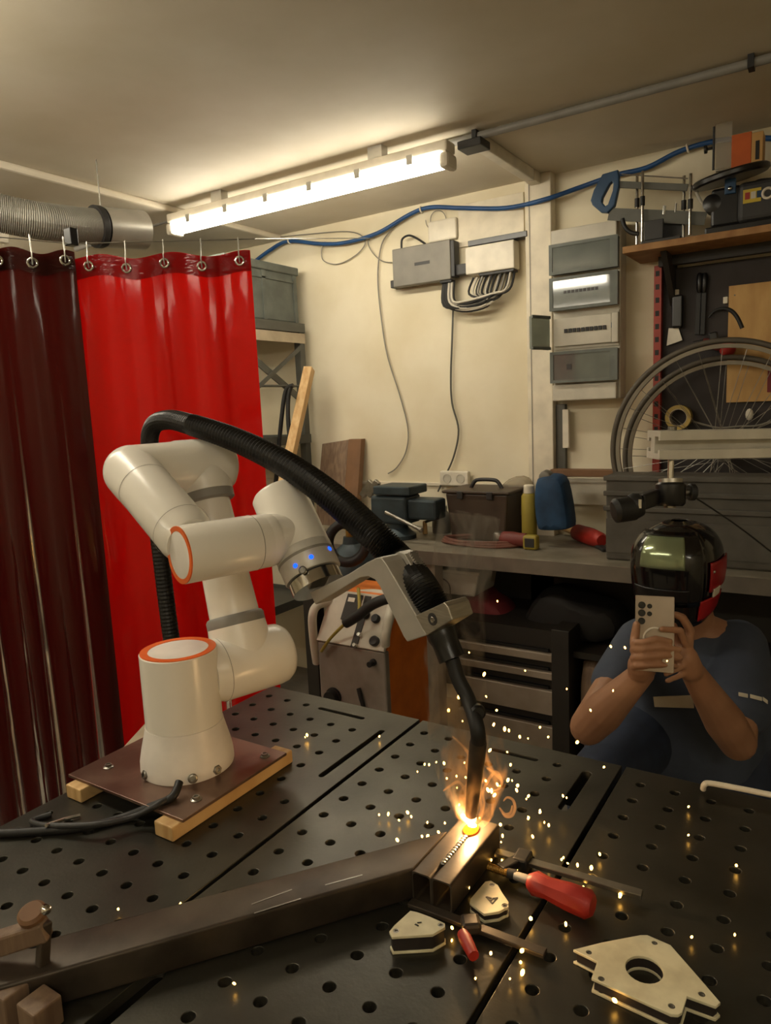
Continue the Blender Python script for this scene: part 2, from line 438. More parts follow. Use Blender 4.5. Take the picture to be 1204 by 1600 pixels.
# ------------------------------------------------------------------ welding curtains
def curtain(name, label, path, z0, z1, folds, amp, m, hemm, lower=1.6, ph=0.0, ng=5):
    path = smooth_path(path, 10)
    L = [0]
    for p, q in zip(path, path[1:]): L.append(L[-1] + (q - p).length)
    def pt(u):
        s = u * L[-1]
        for i in range(len(L) - 1):
            if s <= L[i + 1] + 1e-9:
                f = (s - L[i]) / (L[i + 1] - L[i]); p = path[i].lerp(path[i + 1], f); d = (path[i + 1] - path[i]).normalized()
                return p, d.cross(UP).normalized()
    rnd = random.Random(3 + int(folds * 10)); phs = [rnd.uniform(0, 6.28) for _ in range(6)]
    def w(u, v):
        p, n = pt(min(max(u, 0), 1))
        g = .35 + (lower - .35) * min(1, v * 1.3)
        o = math.sin(2 * PI * folds * u + ph + .8 * math.sin(2 * PI * u * 1.3 + phs[0]) + .5 * v)
        o += .15 * math.sin(2 * PI * folds * 2.3 * u + phs[1]) * (1 - .6 * v)
        o = math.copysign(abs(o) ** .8, o)
        z = z1 + (z0 - z1) * v
        return V((p.x, p.y, 0)) + n * (amp * g * o) + V((0, 0, z + .008 * math.sin(2 * PI * folds * u + ph) * (v < .1)))
    t = thing('welding_curtain', label, 'curtain', (path[len(path) // 2].x, path[len(path) // 2].y, z0))
    MB().grid(w, 160, 40).build('sheet', m, t, smooth=True)
    hv = .055 / (z1 - z0)
    def hem(s): return lambda u, v: w(u, hv * v) + pt(min(max(u, 0), 1))[1] * (.0035 * s)
    MB().grid(hem(-1), 160, 3).build('hem', hemm, t, smooth=True)
    for i in range(ng):
        u = (i + .3) / ng
        c = w(u, hv * .5); n = -pt(u)[1]
        MB().torus(c + n * .006, n, .011, .003, 20, 8).build('eyelet', 'chrome', t, smooth=True)
        top = V((pt(u)[0].x, pt(u)[0].y, z1 + .034))
        hk = smooth_path([c + V((0, 0, -.004)) + n * .004, c + n * .012 + V((0, 0, .018)), (c + top) / 2 + n * .004 + V((0, 0, .012)), top + V((0, 0, .006)), top - n * .008 + V((0, 0, -.008))], 4)
        MB().tube(hk, .0016, 6).build('hook', 'galv', t, smooth=True)
    return t
CT = 1.905
cr = V((-1.392, 1.52, 0)); cm = V((-1.765, 1.235, 0)); cl = V((-1.835, 1.06, 0)); ce = V((-1.98, .72, 0))
curtain('welding_curtain', 'bright red see-through welding curtain hanging behind the robot arm', [cr, cr.lerp(cm, .5), cm, cm + V((-.02, -.02, 0))], .3, CT, 2.6, .015, 'pvcred', 'pvchem', lower=1.2, ph=1.1, ng=5)
curtain('welding_curtain', 'dark maroon bunched welding curtain at the left end of the wire', [cm + V((.035, -.02, 0)), cl + V((.02, 0, 0)), V((-1.9, .9, 0)), ce], .12, CT + .003, 4.5, .016, 'pvcdark', 'pvcdark', lower=1.2, ph=.4, ng=7)
wp = [py(585, 372, WY - .01), V((cr.x + .01, cr.y + .01, CT + .036)), V((cm.x, cm.y, CT + .036)), V((cl.x, cl.y, CT + .036)), V((ce.x, ce.y, CT + .036)), V((-2.5, -.5, CT + .04))]
t = thing('curtain_wire', 'thin steel wire carrying both curtains across to the wall', 'wire', wp[2])
MB().tube(wp, .0016, 6).build('wire', 'steel', t, smooth=True)
g = wp[3] + V((0, 0, 0))
MB().b2(cm.x - .015, cm.x + .015, cm.y - .012, cm.y + .012, CT + .03, CT + .075).build('wire_clamp', 'blackg', t, bevel=.003)
t = MB().prism([pz(172, 1190, .70), pz(238, 1118, .70), pz(262, 1160, .70), pz(190, 1215, .70)], (0, 0, -.695)).build('card_sheet', 'pale')
tag(t, 'pale board corner showing between curtain and table edge', 'board')

# ================================================================== welding table
tt = thing('welding_table', 'dark steel welding table drilled with rows of round holes', 'table', (-.4, .55, 0))
ys = [1.060 - .05 * k for k in range(28)]
YB, YN = 1.105, -.32
def tplate(x0, x1, cols, slots, skip=lambda x, y: False):
    out = [(x0, YN), (x1, YN), (x1, YB), (x0, YB)]
    hs = [circle(x, y, .0078, 16) for x in cols for y in ys if y > YN + .03 and not skip(x, y)]
    me = flat(out, hs + slots, .014, .0008)
    me.transform(Matrix.Translation((0, 0, TZ)) @ Matrix.Translation(-V(tt.location)))
    return link('table_plate', me, 'table', tt)
sk1 = lambda x, y: (x > -.72 and y > .80) or (-.89 < x < -.73 and y > 1.03)
tplate(-1.034, -.664, [-.7025 - .05 * k for k in range(7)], [slot(-.70, .85, -.70, 1.03, .006), slot(-.865, 1.06, -.765, 1.06, .006)], sk1)
sk2 = lambda x, y: (x > -.36 and y > .85) or (-.50 < x < -.40 and y > 1.03) or (x > -.36 and y < .45)
tplate(-.655, -.286, [-.627 + .05 * k for k in range(7)], [slot(-.327, .945, -.327, 1.055, .0085), slot(-.49, 1.06, -.415, 1.06, .006), slot(-.60, .33, -.60, .43, .012)], lambda x, y: sk2(x, y) or (x < -.57 and .3 < y < .46))
sk3 = lambda x, y: (-.02 < x < .13 and y > 1.03)
tplate(-.277, .12, [-.2455 + .05 * k for k in range(7)], [slot(-.045, 1.055, .06, 1.055, .006)], lambda x, y: x > .1 or (-.07 < x < .09 and y > 1.03))
for x0, x1 in ((-1.034, -.664), (-.655, -.286), (-.277, .12)):
    mb = MB()
    mb.b2(x0 + .001, x0 + .006, YN, YB, TZ - .09, TZ - .0145); mb.b2(x1 - .006, x1 - .001, YN, YB, TZ - .09, TZ - .0145)
    mb.b2(x0 + .001, x1 - .001, YB - .007, YB - .001, TZ - .09, TZ - .0145); mb.b2(x0 + .001, x1 - .001, YN + .001, YN + .007, TZ - .09, TZ - .0145)
    mb.build('skirt', 'tabledark', tt)
for y in (-.25, .42, 1.02): MB().b2(-1.0, .09, y - .02, y + .02, TZ - .14, TZ - .091).build('crossbeam', 'tabledark', tt)
for x in (-.98, .07):
    for y in (-.25, 1.02): MB().b2(x - .025, x + .025, y - .025, y + .025, 0, TZ - .141).build('leg', 'tabledark', tt, bevel=.003)

# ------------------------------------------------------------------ workpiece: rectangular tubes
def rect_tube(name, label, p0, p1, w, h, m, wall=.0035, z=TZ + .0005, xcut=None):
    p0, p1 = V(p0), V(p1); d = (p1 - p0); L = d.length; d.normalize(); s = V((d.y, -d.x, 0))
    t = thing(name, label, 'steel tube', (*((p0 + p1) / 2).xy, z))
    def ring(p, e):
        o = []
        r = .004
        ww, hh = w / 2 - e, h - 2 * e
        for cx, cz, a0 in ((ww - r, hh - r, 0), (-ww + r, hh - r, 90), (-ww + r, r, 180), (ww - r, r, 270)):
            for k in range(4):
                a = math.radians(a0 + 30 * k); o.append(V(p) + s * (cx + r * math.cos(a)) + UP * (z + e + cz + r * math.sin(a)))
        return o
    mb = MB(); rings = []
    for p, e in ((p0, 0), (p1, 0), (p1, wall), (p0, wall)): rings.append([mb.bm.verts.new(V(q)) for q in ring(V((p.x, p.y, 0)), e)])
    if xcut is not None:
        for rg in (rings[0], rings[3]):
            for v in rg: v.co += d * ((xcut - v.co.x) / d.x)
    n = 16
    for a_, b_ in ((0, 1), (1, 2), (2, 3), (3, 0)):
        for j in range(n): mb.bm.faces.new((rings[a_][j], rings[a_][(j + 1) % n], rings[b_][(j + 1) % n], rings[b_][j]))
    mb.build('tube_wall', m, t, smooth=True)
    return t
HT = .04
dA = V((-.261, -.35, 0)).normalized(); nA = V((dA.y, -dA.x, 0))
if nA.y < 0: nA = -nA
nearA = V((-.4215, .661, 0)); A0 = nearA + nA * .0275; A1 = A0 + dA * .62
ta = rect_tube('steel_box_tube', 'long dark steel box tube lying diagonally toward the lower left', A0, A1, .055, HT, 'tube', xcut=-.4186)
for (xa_, ya_), (xb_, yb_) in (((393, 1413), (456, 1390)), ((397, 1427), (470, 1404)), ((508, 1383), (566, 1367))):
    MB().bar(pz(xa_, ya_, TZ + HT + .0006), pz(xb_, yb_, TZ + HT + .0006), .0016, .0006).build('scratch', 'steel', ta)
tb1 = rect_tube('steel_box_tube', 'short box tube with open end, touching the long diagonal tube', (-.4045, .664, 0), (-.4045, .80, 0), .0268, HT, 'tube', .002)
tb2 = rect_tube('steel_box_tube', 'short open-ended box tube beside the cream triangular magnet', (-.3775, .664, 0), (-.3775, .80, 0), .0268, HT, 'tube', .002)
mb = MB()
for k in range(16):
    y = .695 + .0055 * k
    mb.sph((-.391 + random.uniform(-.0006, .0006), y, TZ + HT + .0006), .0036, 10, (1, 1.1, .55))
tag(mb.build('weld_bead', 'steel', smooth=True), 'rippled weld bead joining the two short box tubes', 'weld seam')

# ------------------------------------------------------------------ robot mounting plate
mt = thing('mounting_plate', 'brown steel plate on two pine battens under the white robot', 'plate', (-.897, .73, TZ))
bx = (-1.0, -.79)
for x in bx: MB().b2(x - .019, x + .019, .602, .862, TZ + .0003, TZ + .0225).build('batten', 'pine', mt, bevel=.002)
ZP = TZ + .0275
MB().b2(-1.035, -.766, .618, .842, TZ + .0227, ZP).build('steel_sheet', 'plate', mt, bevel=.0006)
for x in bx:
    for y in (.665, .815):
        MB().lathe((x + (.004 if x < -.9 else .0), y, ZP + .0001), UP, [(.0085, 0), (.0085, .001), (.0055, .0025), (.0055, .0055), (.003, .0055), (.003, .004)], 16).build('screw', 'steel', mt, smooth=True)

# ------------------------------------------------------------------ robot arm
BX = V((-.888, .738, 0)); th = math.radians(18)
ax = V((math.sin(th), math.cos(th), 0)); bx_ = V((math.cos(th), -math.sin(th), 0))
S = V((BX.x, BX.y, 1.049))
rb = thing('industrial_robot', 'white jointed robot arm with orange rings holding the welding torch', 'robot', (BX.x, BX.y, ZP))
bfl = MB().lathe((BX.x, BX.y, ZP + .0002), UP, [(.0735, 0), (.0745, .004), (.074, .018), (.0705, .036), (.066, .054), (.0625, .068), (.0615, .074)], 64).build('base_flange', 'capwhite', rb, smooth=True)
MB().lathe((BX.x, BX.y, ZP + .0745), UP, [(.0608, 0), (.0608, .118), (.0595, .1195)], 64).build('base_housing', 'white', rb, smooth=True)
zt = ZP + .0745 + .1195
MB().lathe((BX.x, BX.y, zt), UP, [(.0592, -.002), (.0592, .0012), (.0475, .0012), (.0475, -.002)], 64, cap=False).build('orange_ring', 'orange', rb, smooth=True)
MB().lathe((BX.x, BX.y, zt), UP, [(.0473, -.003), (.0473, .0004), (.0455, .001)], 64).build('end_cap', 'capwhite', rb, smooth=True)
for px_, py__ in ((238, 1200), (322, 1190), (302, 1217)):
    q = pz(px_, py__, ZP + .016); d = (V((q.x, q.y, 0)) - BX).normalized()
    c = BX + d * .066 + UP * (ZP + .008)
    MB().lathe(c + d * .001, (d + UP * .25), [(.0, 0), (.0075, 0), (.0075, .010), (.006, .0112), (.0035, .0112), (.0035, .008)], 6 if px_ != 302 else 20).build('bolt', 'steel', bfl, smooth=True)
# shoulder: joint across a
J2 = S + ax * .1155
MB().lathe(S + ax * .045, ax, [(.0460, 0), (.0515, .016), (.0532, .021), (.0532, .125), (.0515, .138), (.046, .147), (.036, .151)], 56).build('shoulder_housing', 'white', rb, smooth=True)
MB().lathe(S + ax * .0662, ax, [(.0534, 0), (.0537, .0005), (.0534, .001)], 56, cap=False).build('joint_seam', 'seam', rb)
J3 = pp(314, 728, J2, ax)
u1 = (J3 - J2).normalized(); L1 = (J3 - J2).length
MB().lathe(J2, u1, [(.051, .0), (.0505, .055), (.0495, .066)], 56).build('shoulder_outlet', 'white', rb, smooth=True)
MB().lathe(J2 + u1 * .0662, u1, [(.0497, 0), (.0497, .012), (.047, .0165), (.044, .018)], 56).build('grey_ring', 'ringgrey', rb, smooth=True)
MB().lathe(J2 + u1 * .084, u1, [(.0425, 0), (.036, L1 - .084 - .066)], 56).build('upper_arm', 'white', rb, smooth=True)
MB().lathe(J3 - u1 * .0655, u1, [(.042, -.001), (.0455, .002), (.0455, .016)], 56).build('grey_ring', 'ringgrey', rb, smooth=True)
MB().lathe(J3 - u1 * .0492, u1, [(.0455, 0), (.0462, .02), (.0462, .045)], 56).build('elbow_inlet', 'white', rb, smooth=True)
E = pa(205, 728, J3, ax)
dE = (E - J3).dot(ax)
MB().lathe(J3 + ax * .056, -ax, [(.034, 0), (.043, .006), (.047, .016), (.048, .03), (.0475, .10), (.046, .106), (.0455, .13), (.0450, -dE + .056)], 56).build('elbow_housing', 'white', rb, smooth=True)
W = pp(312, 862, E, ax)
u2 = (W - E).normalized(); L2 = (W - E).length
mb = MB().sph(E, .0452, 40)
mb.lathe(E, u2, [(.0452, 0), (.0448, .03), (.0430, .06), (.0415, L2 - .045), (.036, L2 - .030)], 56)
mb.build('forearm', 'white', rb, smooth=True)
for s in (.062, L2 - .062): MB().lathe(E + u2 * s, u2, [(.0436, 0), (.0439, .0006), (.0436, .0012)], 56, cap=False).build('joint_seam', 'seam', rb)
# wrist one, across a with the orange end ring
MB().lathe(W - ax * .030, ax, [(.0405, 0), (.0415, .0015), (.0415, .112)], 56).build('wrist_housing', 'white', rb, smooth=True)
MB().lathe(W - ax * .030, -ax, [(.041, -.002), (.041, .0012), (.034, .0012), (.034, -.002)], 56, cap=False).build('orange_ring', 'orange', rb, smooth=True)
MB().lathe(W - ax * .030, -ax, [(.0338, -.003), (.0338, .0006), (.032, .0012)], 56).build('end_cap', 'capwhite', rb, smooth=True)
MB().lathe(W + ax * .0822, ax, [(.0414, 0), (.0418, .0005), (.0414, .001)], 56, cap=False).build('joint_seam', 'seam', rb)
W2 = pa(462, 835, W, ax)
Fl = pp(503, 905, W2, ax); Gt = pp(448, 780, W2, ax)
td = (Fl - Gt).normalized()
ql = (W2 - W).length
mb = MB(); mb.lathe(W + ax * .0835, ax, [(.041, 0), (.0405, .02), (.039, .035), (.0385, ql - .0835)], 56)
mb.sph(W + ax * .105, .041, 36)
mb.build('wrist_elbow', 'white', rb, smooth=True)
def along(x, y): return (pa(x, y, W2, td) - W2).dot(td)
h0 = along(436, 770); h1 = along(486, 855); h2 = along(505, 893); h3 = along(513, 912)
MB().lathe(W2, td, [(.030, h0 - .003), (.040, h0 - .001), (.0435, h0 + .004), (.0443, h1)], 64).build('wrist_body', 'white', rb, smooth=True)
lband = MB().lathe(W2, td, [(.0448, h1 + .0005), (.0448, h2 - .002), (.0435, h2)], 64).build('light_band', 'band', rb, smooth=True)
MB().lathe(W2, td, [(.0375, h2 + .0002), (.0375, h2 + .003)], 64).build('shadow_gap', 'dark', rb, smooth=True)
MB().lathe(W2, td, [(.0405, h2 + .0031), (.0408, h3)], 64).build('tool_flange', 'chrome', rb, smooth=True)
MB().lathe(W2, td, [(.0451, h1 + .013), (.0454, h1 + .0135), (.0454, h1 + .017), (.0451, h1 + .0175)], 64, cap=False).build('light_groove', 'seam', lband, smooth=True)
def on_cyl(x, y, R):
    d = ray(x, y).normalized(); o = CAM - W2
    dp = d - td * d.dot(td); op = o - td * o.dot(td)
    A = dp.dot(dp); B = 2 * dp.dot(op); C = op.dot(op) - R * R
    k = B * B - 4 * A * C
    t_ = (-B - math.sqrt(max(k, 0))) / (2 * A); p = CAM + d * t_
    n = (p - W2) - td * (p - W2).dot(td); return p, n.normalized()
for x, y in ((461, 884), (486, 870), (515, 857)):
    p, n = on_cyl(x, y, .0454)
    MB().lathe(p - n * .0005, n, [(.0034, 0), (.0034, .0008), (.0026, .0013)], 16).build('blue_light', 'led', lband, smooth=True)
p, n = on_cyl(473, 891, .0448)
MB().lathe(p - n * .001, n, [(.0062, 0), (.0062, .003), (.0048, .0042), (.0048, .0030), (.002, .003)], 24).build('push_button', 'steel', lband, smooth=True)
p, n = on_cyl(526, 863, .0448)
mb = MB(); mb.lathe(p - n * .002, n, [(.0062, 0), (.0068, .0028), (.0052, .003), (.0052, .0005)], 24); mb.build('socket', 'dark', lband, smooth=True)
for x, y, in ((405, 842), (409, 846)):
    pass
# ------------------------------------------------------------------ torch bracket (bolted to the flange), torch, hose
z3 = lambda x, y: (380 + x / 3.0765, 640 + y / 3.0769)
BP = Fl - ax * .016
def br(x, y): return pp(*z3(x, y), BP, ax)
bk = thing('torch_bracket', 'angled grey aluminium bracket between robot flange and welding torch', 'bracket', Fl)
loop = [(318, 880), (505, 790), (592, 735), (640, 712), (662, 712), (682, 735), (832, 990), (880, 1085), (786, 1117), (768, 1090), (690, 925), (655, 850), (632, 818), (600, 803), (560, 808), (470, 862), (345, 938)]
MB().prism([br(*p) for p in loop], ax * .030).build('arm', 'alum', bk, bevel=.0015)
loop = [(640, 712), (662, 701), (690, 712), (842, 975), (832, 992), (682, 738)]
pts = [br(*p) + ax * .030 for p in loop]
MB().prism(pts, ax * .02).build('rail', 'alum', bk, bevel=.001)
ea, eb = br(690, 712) + ax * .036, br(838, 968) + ax * .036
d = (eb - ea); ln = d.length; d.normalize(); nn = ax.cross(d); nn = nn if nn.x > 0 else -nn
mb = MB()
for i in range(22):
    c = ea + d * (ln * (i + .5) / 22)
    mb.prism([c - d * .0028, c + nn * .0055 - d * .0005, c + d * .0016], ax * .012)
mb.build('rack_teeth', 'alum', bk)
loop = [(829, 990), (968, 925), (985, 945), (1006, 1010), (886, 1083), (862, 1050)]
CB = [br(*p) - ax * .001 for p in loop]
MB().prism(CB, ax * .036).build('clamp_block', 'alu', bk, bevel=.0012)
hc = br(912, 1007) - ax * .0012
MB().lathe(hc, -ax, [(.0, -.0005), (.0078, -.0004), (.0078, .0004), (.0, .0004)], 24).build('bolt_hole', 'dark', bk)
MB().lathe(hc + td * .001, -ax, [(.0, .0), (.0045, .0006), (.0035, .0012), (.001, .0006)], 6).build('socket_bolt', 'steel', bk)

TP = BP + ax * .03
def tq(x, y): return pp(x, y, TP, ax)
tip = V((-.3935, .775, TZ + HT + .012))
tc = thing('welding_torch', 'black welding torch with curved neck pointing at the glowing weld', 'torch', tip)
hand = smooth_path([tq(677, 955), tq(684, 972), tq(692, 995), tq(706, 1030)], 4)
MB().tube(hand, [.0205] * 4 + [.0195] * 5 + [.017] * 4, 24).build('handle', 'blackg', tc, smooth=True)
n0 = tq(706, 1030); n1 = pd(732, 1095, (n0 - CAM).dot(_w) * .985)
mid = pd(747, 1150, (n0 - CAM).dot(_w) * .96)
npath = smooth_path([n0, tq(716, 1062), n1, mid, tip + UP * .075 + V((.006, 0, 0)), tip + UP * .05], 5)
MB().tube(npath[:-9], .0092, 16).build('neck', 'black', tc, smooth=True)
MB().lathe(npath[-10], (tip - npath[-10]), [(.0098, -.004), (.0105, .0), (.0105, .02), (.0098, .05), (.0078, (tip - npath[-10]).length - .012), (.0065, (tip - npath[-10]).length - .012)], 24).build('gas_nozzle', 'tube', tc, smooth=True)
MB().lathe(tip + (npath[-10] - tip).normalized() * .014, (tip - npath[-10]), [(.004, 0), (.003, .006), (.0012, .007), (.0009, .013)], 12).build('contact_tip', 'copper', tc, smooth=True)
kn = pd(746, 1112, (n1 - CAM).dot(_w) * .985)
MB().lathe(kn, V((.5, -.8, .1)), [(.0, -.006), (.009, -.005), (.0095, .004), (.007, .007)], 16).build('knob', 'blackg', tc, smooth=True)

hp = [pd(282, 1075, 1.46), pd(268, 1000, 1.46), pd(255, 900, 1.45), pd(243, 800, 1.43), pd(234, 710, 1.38), pd(238, 668, 1.34), pd(262, 656, 1.30), pd(300, 664, 1.255), pd(370, 688, 1.19), pd(450, 728, 1.12), pd(520, 778, 1.06), pd(580, 832, 1.02), pd(625, 878, 1.0), tq(655, 915), tq(682, 962)]
hs = smooth_path(hp, 34); N = len(hs)
rr = []
for i in range(N):
    f = i / N
    base = .0165 + .0055 * min(1, max(0, (f - .35) * 2.6))
    rr.append(base + (.0011 if (i // 1) % 2 else -.0011) * (1 if f > .5 else .35))
tag(MB().tube(hs, rr, 20).build('torch_hose', 'hose', smooth=False), 'thick black ribbed hose arching over the robot to the torch', 'hose')

# cables at the robot base
c0 = [pz(280, 1222, ZP + .02), pz(268, 1246, ZP + .008), pz(232, 1262, TZ + .022), pz(190, 1278, TZ + .007), pz(130, 1293, TZ + .0068), pz(60, 1299, TZ + .0068), pz(0, 1302, TZ + .0068), pz(-60, 1300, TZ + .0068)]
tag(MB().tube(smooth_path(c0, 8), .0062, 12).build('robot_cable', 'black', smooth=True), 'black cable running from the robot base to the left table edge', 'cable')
c0 = [pz(274, 1240, ZP + .006), pz(245, 1258, ZP + .0055), pz(205, 1277, TZ + .0185), pz(150, 1288, TZ + .0195), pz(75, 1290, TZ + .012), pz(50, 1283, TZ + .0055), pz(80, 1272, TZ + .0055)]
t = thing('spare_cable', 'thin dark cable with bare silver end beside the robot cable', 'cable', c0[-1])
MB().tube(smooth_path(c0, 8), .0045, 10).build('jacket', 'dark', t, smooth=True)
MB().tube([pz(72, 1290, TZ + .0165), pz(100, 1280, TZ + .006), pz(125, 1274, TZ + .004)], .0028, 8).build('silver_end', 'steel', t, smooth=True)

# ------------------------------------------------------------------ welding magnets
def magnet(label, pix, holes, th_, sc_pix, org, big=False):
    zt_ = TZ + th_
    P2 = [pz(org[0] + x * sc_pix, org[1] + y * sc_pix, zt_) for x, y in pix]
    c = sum(P2, V((0, 0, 0))) / len(P2); base = V((c.x, c.y, TZ + .0003))
    t = thing('welding_magnet', label, 'magnet', base)
    def rl(k): return [((p.x - c.x) * k, (p.y - c.y) * k) for p in P2]
    hl = []
    for x, y, r in holes:
        q = pz(org[0] + x * sc_pix, org[1] + y * sc_pix, zt_); hl.append(circle(q.x - c.x, q.y - c.y, r, 24))
    for zz, nm in ((th_, 'face_plate'), (.0035, 'back_plate')):
        me = flat(rl(1), hl, .0032, .0004); me.transform(Matrix.Translation((0, 0, zz - .0003 - (0 if zz > .01 else 0))))
        link(nm, me, 'magnet', t)
    me = flat(rl(.965), [h for h in hl if big and len(h) and max(abs(h[0][0] - h[12][0]), 0) > .012], th_ - .0074, 0); me.transform(Matrix.Translation((0, 0, th_ - .0038)))
    link('magnet_core', me, 'magnetedge', t)
    for x, y, r in holes:
        if r > .006: continue
        q = pz(org[0] + x * sc_pix, org[1] + y * sc_pix, zt_)
        MB().lathe(V((q.x, q.y, zt_ - .0022)), UP, [(r * .98, 0), (r * .98, .0017), (r * .55, .0017), (r * .55, .0007)], 16).build('rivet', 'steel', t, smooth=True)
    return t, c, zt_
s = 404 / 1204
magnet('large cream arrow-shaped welding magnet with big round centre hole', [(288, 905), (420, 872), (598, 838), (628, 838), (735, 884), (850, 1015), (966, 1150), (945, 1167), (811, 1119), (788, 1196), (770, 1206), (738, 1204), (371, 1036), (398, 960)], [(614, 997, .0185), (357, 917, .0034), (662, 873, .0034), (415, 1040, .0036), (742, 1167, .0036), (882, 1112, .0036)], .017, s, (800, 1180), True)
s = 420 / 1204
t1, c1, z1_ = magnet('small cream triangular magnet with black logo, touching the box tube', [(568, 853), (592, 849), (622, 868), (640, 900), (671, 945), (664, 966), (628, 986), (562, 996), (499, 948), (502, 930)], [(597, 866, .0038), (655, 960, .0038)], .013, s, (560, 1080))
def mk(x, y): return pz(560 + x * s, 1080 + y * s, z1_ + .0002)
mbk = MB()
mbk.prism([mk(568, 922), mk(575, 920), mk(600, 948), mk(597, 953)], UP * .0005)
mbk.prism([mk(575, 920), mk(596, 926), mk(594, 930), mk(580, 926)], UP * .0005)
mbk.prism([mk(597, 953), mk(600, 947), mk(618, 924), mk(624, 924)], UP * .0005)
mbk.prism([mk(600, 926), mk(624, 924), mk(621, 929), mk(602, 930)], UP * .0005)
mbk.prism([mk(600, 926), mk(606, 926), mk(590, 944), mk(586, 941)], UP * .0005)
mbk.build('logo', 'mark', t1)
t2, c2_, z2_ = magnet('small cream welding magnet lying left of the box tube ends', [(232, 984), (262, 990), (318, 1010), (385, 1040), (386, 1056), (330, 1088), (150, 1099), (139, 1076), (160, 1050)], [(168, 1072, .0038), (368, 1046, .0038)], .022, s, (560, 1080))
def mk2(x, y): return pz(560 + x * s, 1080 + y * s, z2_ + .0002)
mb = MB(); mb.prism([mk2(250, 1046), mk2(256, 1042), mk2(270, 1050), mk2(266, 1054)], UP * .0005); mb.prism([mk2(262, 1036), mk2(282, 1034), mk2(281, 1038), mk2(264, 1040)], UP * .0005); mb.build('logo', 'mark', t2)

# ------------------------------------------------------------------ bar clamps on the table
cl1 = thing('bar_clamp', 'steel bar clamp with red handle lying right of the weld', 'clamp', pz(880, 1370, TZ))
a0, a1 = pz(774, 1332, TZ + .012), pz(1003, 1398, TZ + .012)
MB().bar(a0, a1, .012, .006).build('rail', 'steel', cl1, bevel=.001)
c = a0.lerp(a1, .20); dd = (a1 - a0).normalized(); sd = V((dd.y, -dd.x, 0))
MB().box(c - UP * .001, (.02, .026, .02), Matrix.Rotation(math.atan2(dd.y, dd.x), 3, 'Z')).build('sliding_jaw', 'black', cl1, bevel=.003)
q0, q1 = pz(762, 1354, TZ + .014), pz(793, 1364, TZ + .014)
pts = [q0.lerp(q1, i / 24) for i in range(25)]
MB().tube(pts, [.0045 + .0007 * (i % 2) for i in range(25)], 12).build('screw', 'brass', cl1)
MB().cyl(q1, pz(806, 1367, TZ + .014), .006, n=16).build('collar', 'dark', cl1, smooth=True)
MB().cyl(pz(804, 1368, TZ + .014), pz(832, 1377, TZ + .015), .0052, .006, 16).build('ferrule', 'alum', cl1, smooth=True)
h0_, h1_ = pz(826, 1376, TZ + .017), pz(926, 1416, TZ + .017)
hd = (h1_ - h0_)
MB().lathe(h0_, hd, [(.009, 0), (.0145, .008), (.0125, hd.length * .3), (.0155, hd.length * .6), (.0165, hd.length * .93), (.012, hd.length)], 8).build('handle', 'redhandle', cl1, smooth=True)
MB().bar(c - sd * .005 - UP * .0, q0.lerp(q1, .6) , .014, .012).build('fixed_jaw', 'black', cl1, bevel=.002)
cl2 = thing('bar_clamp', 'dark bar clamp with small red grip below the triangular magnet', 'clamp', pz(760, 1465, TZ))
MB().bar(pz(640, 1410, TZ + .006), pz(852, 1490, TZ + .006), .012, .005).build('rail', 'tube', cl2, bevel=.001)
MB().box(pz(735, 1444, TZ + .009), (.022, .022, .014), Matrix.Rotation(.6, 3, 'Z')).build('sliding_jaw', 'tube', cl2, bevel=.004)
k0, k1 = pz(722, 1458, TZ + .012), pz(740, 1494, TZ + .012)
MB().lathe(k0, k1 - k0, [(.006, 0), (.0075, .01), (.0065, .03), (.006, (k1 - k0).length)], 10).build('grip', 'redhandle', cl2, smooth=True)
ps = pz(780, 1445, TZ + .0015)
# white bent rod on the far edge
r0 = [pz(1098, 1233, TZ + .006), pz(1100, 1226, TZ + .016), pz(1110, 1224, TZ + .018), pz(1160, 1233, TZ + .018), pz(1204, 1242, TZ + .018), pz(1260, 1252, TZ + .018), pz(1266, 1256, TZ + .006)]
tag(MB().tube(smooth_path(r0, 5), .0042, 12).build('bent_rod', 'whiteplastic', smooth=True), 'pale bent rod lying on the far right edge of the table', 'rod')
# screw clamp lower left
sc_ = thing('screw_clamp', 'tan-capped screw clamp standing at the end of the long box tube', 'clamp', pz(30, 1560, TZ))
D0 = .735
k = pd(50, 1428, D0)
MB().lathe(k, V((.2, -.3, 1)), [(.010, -.006), (.0135, -.004), (.014, .002), (.011, .005)], 24).build('swivel_cap', 'endgrain', sc_, smooth=True)
MB().lathe(pd(71, 1421, D0 - .01), V((1, -.2, .3)), [(.001, -.003), (.005, -.002), (.005, .003), (.002, .005)], 16).build('pin', 'chrome', sc_, smooth=True)
MB().cyl(k - UP * .004, k - UP * .032, .0095, .0095, 20).build('spindle', 'dark', sc_, smooth=True)
MB().bar(pd(-20, 1480, D0), pd(74, 1450, D0), .018, .022).build('upper_arm', 'brownwood', sc_, bevel=.003)
MB().bar(pd(70, 1440, D0), pd(66, 1512, D0), .010, .012, up=V((0, 1, 0))).build('upright', 'tube', sc_, bevel=.002)
MB().cyl(pd(34, 1515, D0), pd(28, 1560, D0), .0042, .0042, 14).build('yellow_screw', 'yellow', sc_, smooth=True)
q = pz(24, 1590, TZ)
MB().box((q.x, q.y, TZ + .0185), (.024, .03, .036)).build('foot', 'brownwood', sc_, bevel=.002)
q = pz(66, 1604, TZ)
MB().box((q.x, q.y, TZ + .0155), (.03, .03, .03)).build('foot', 'brownwood', sc_, bevel=.002)

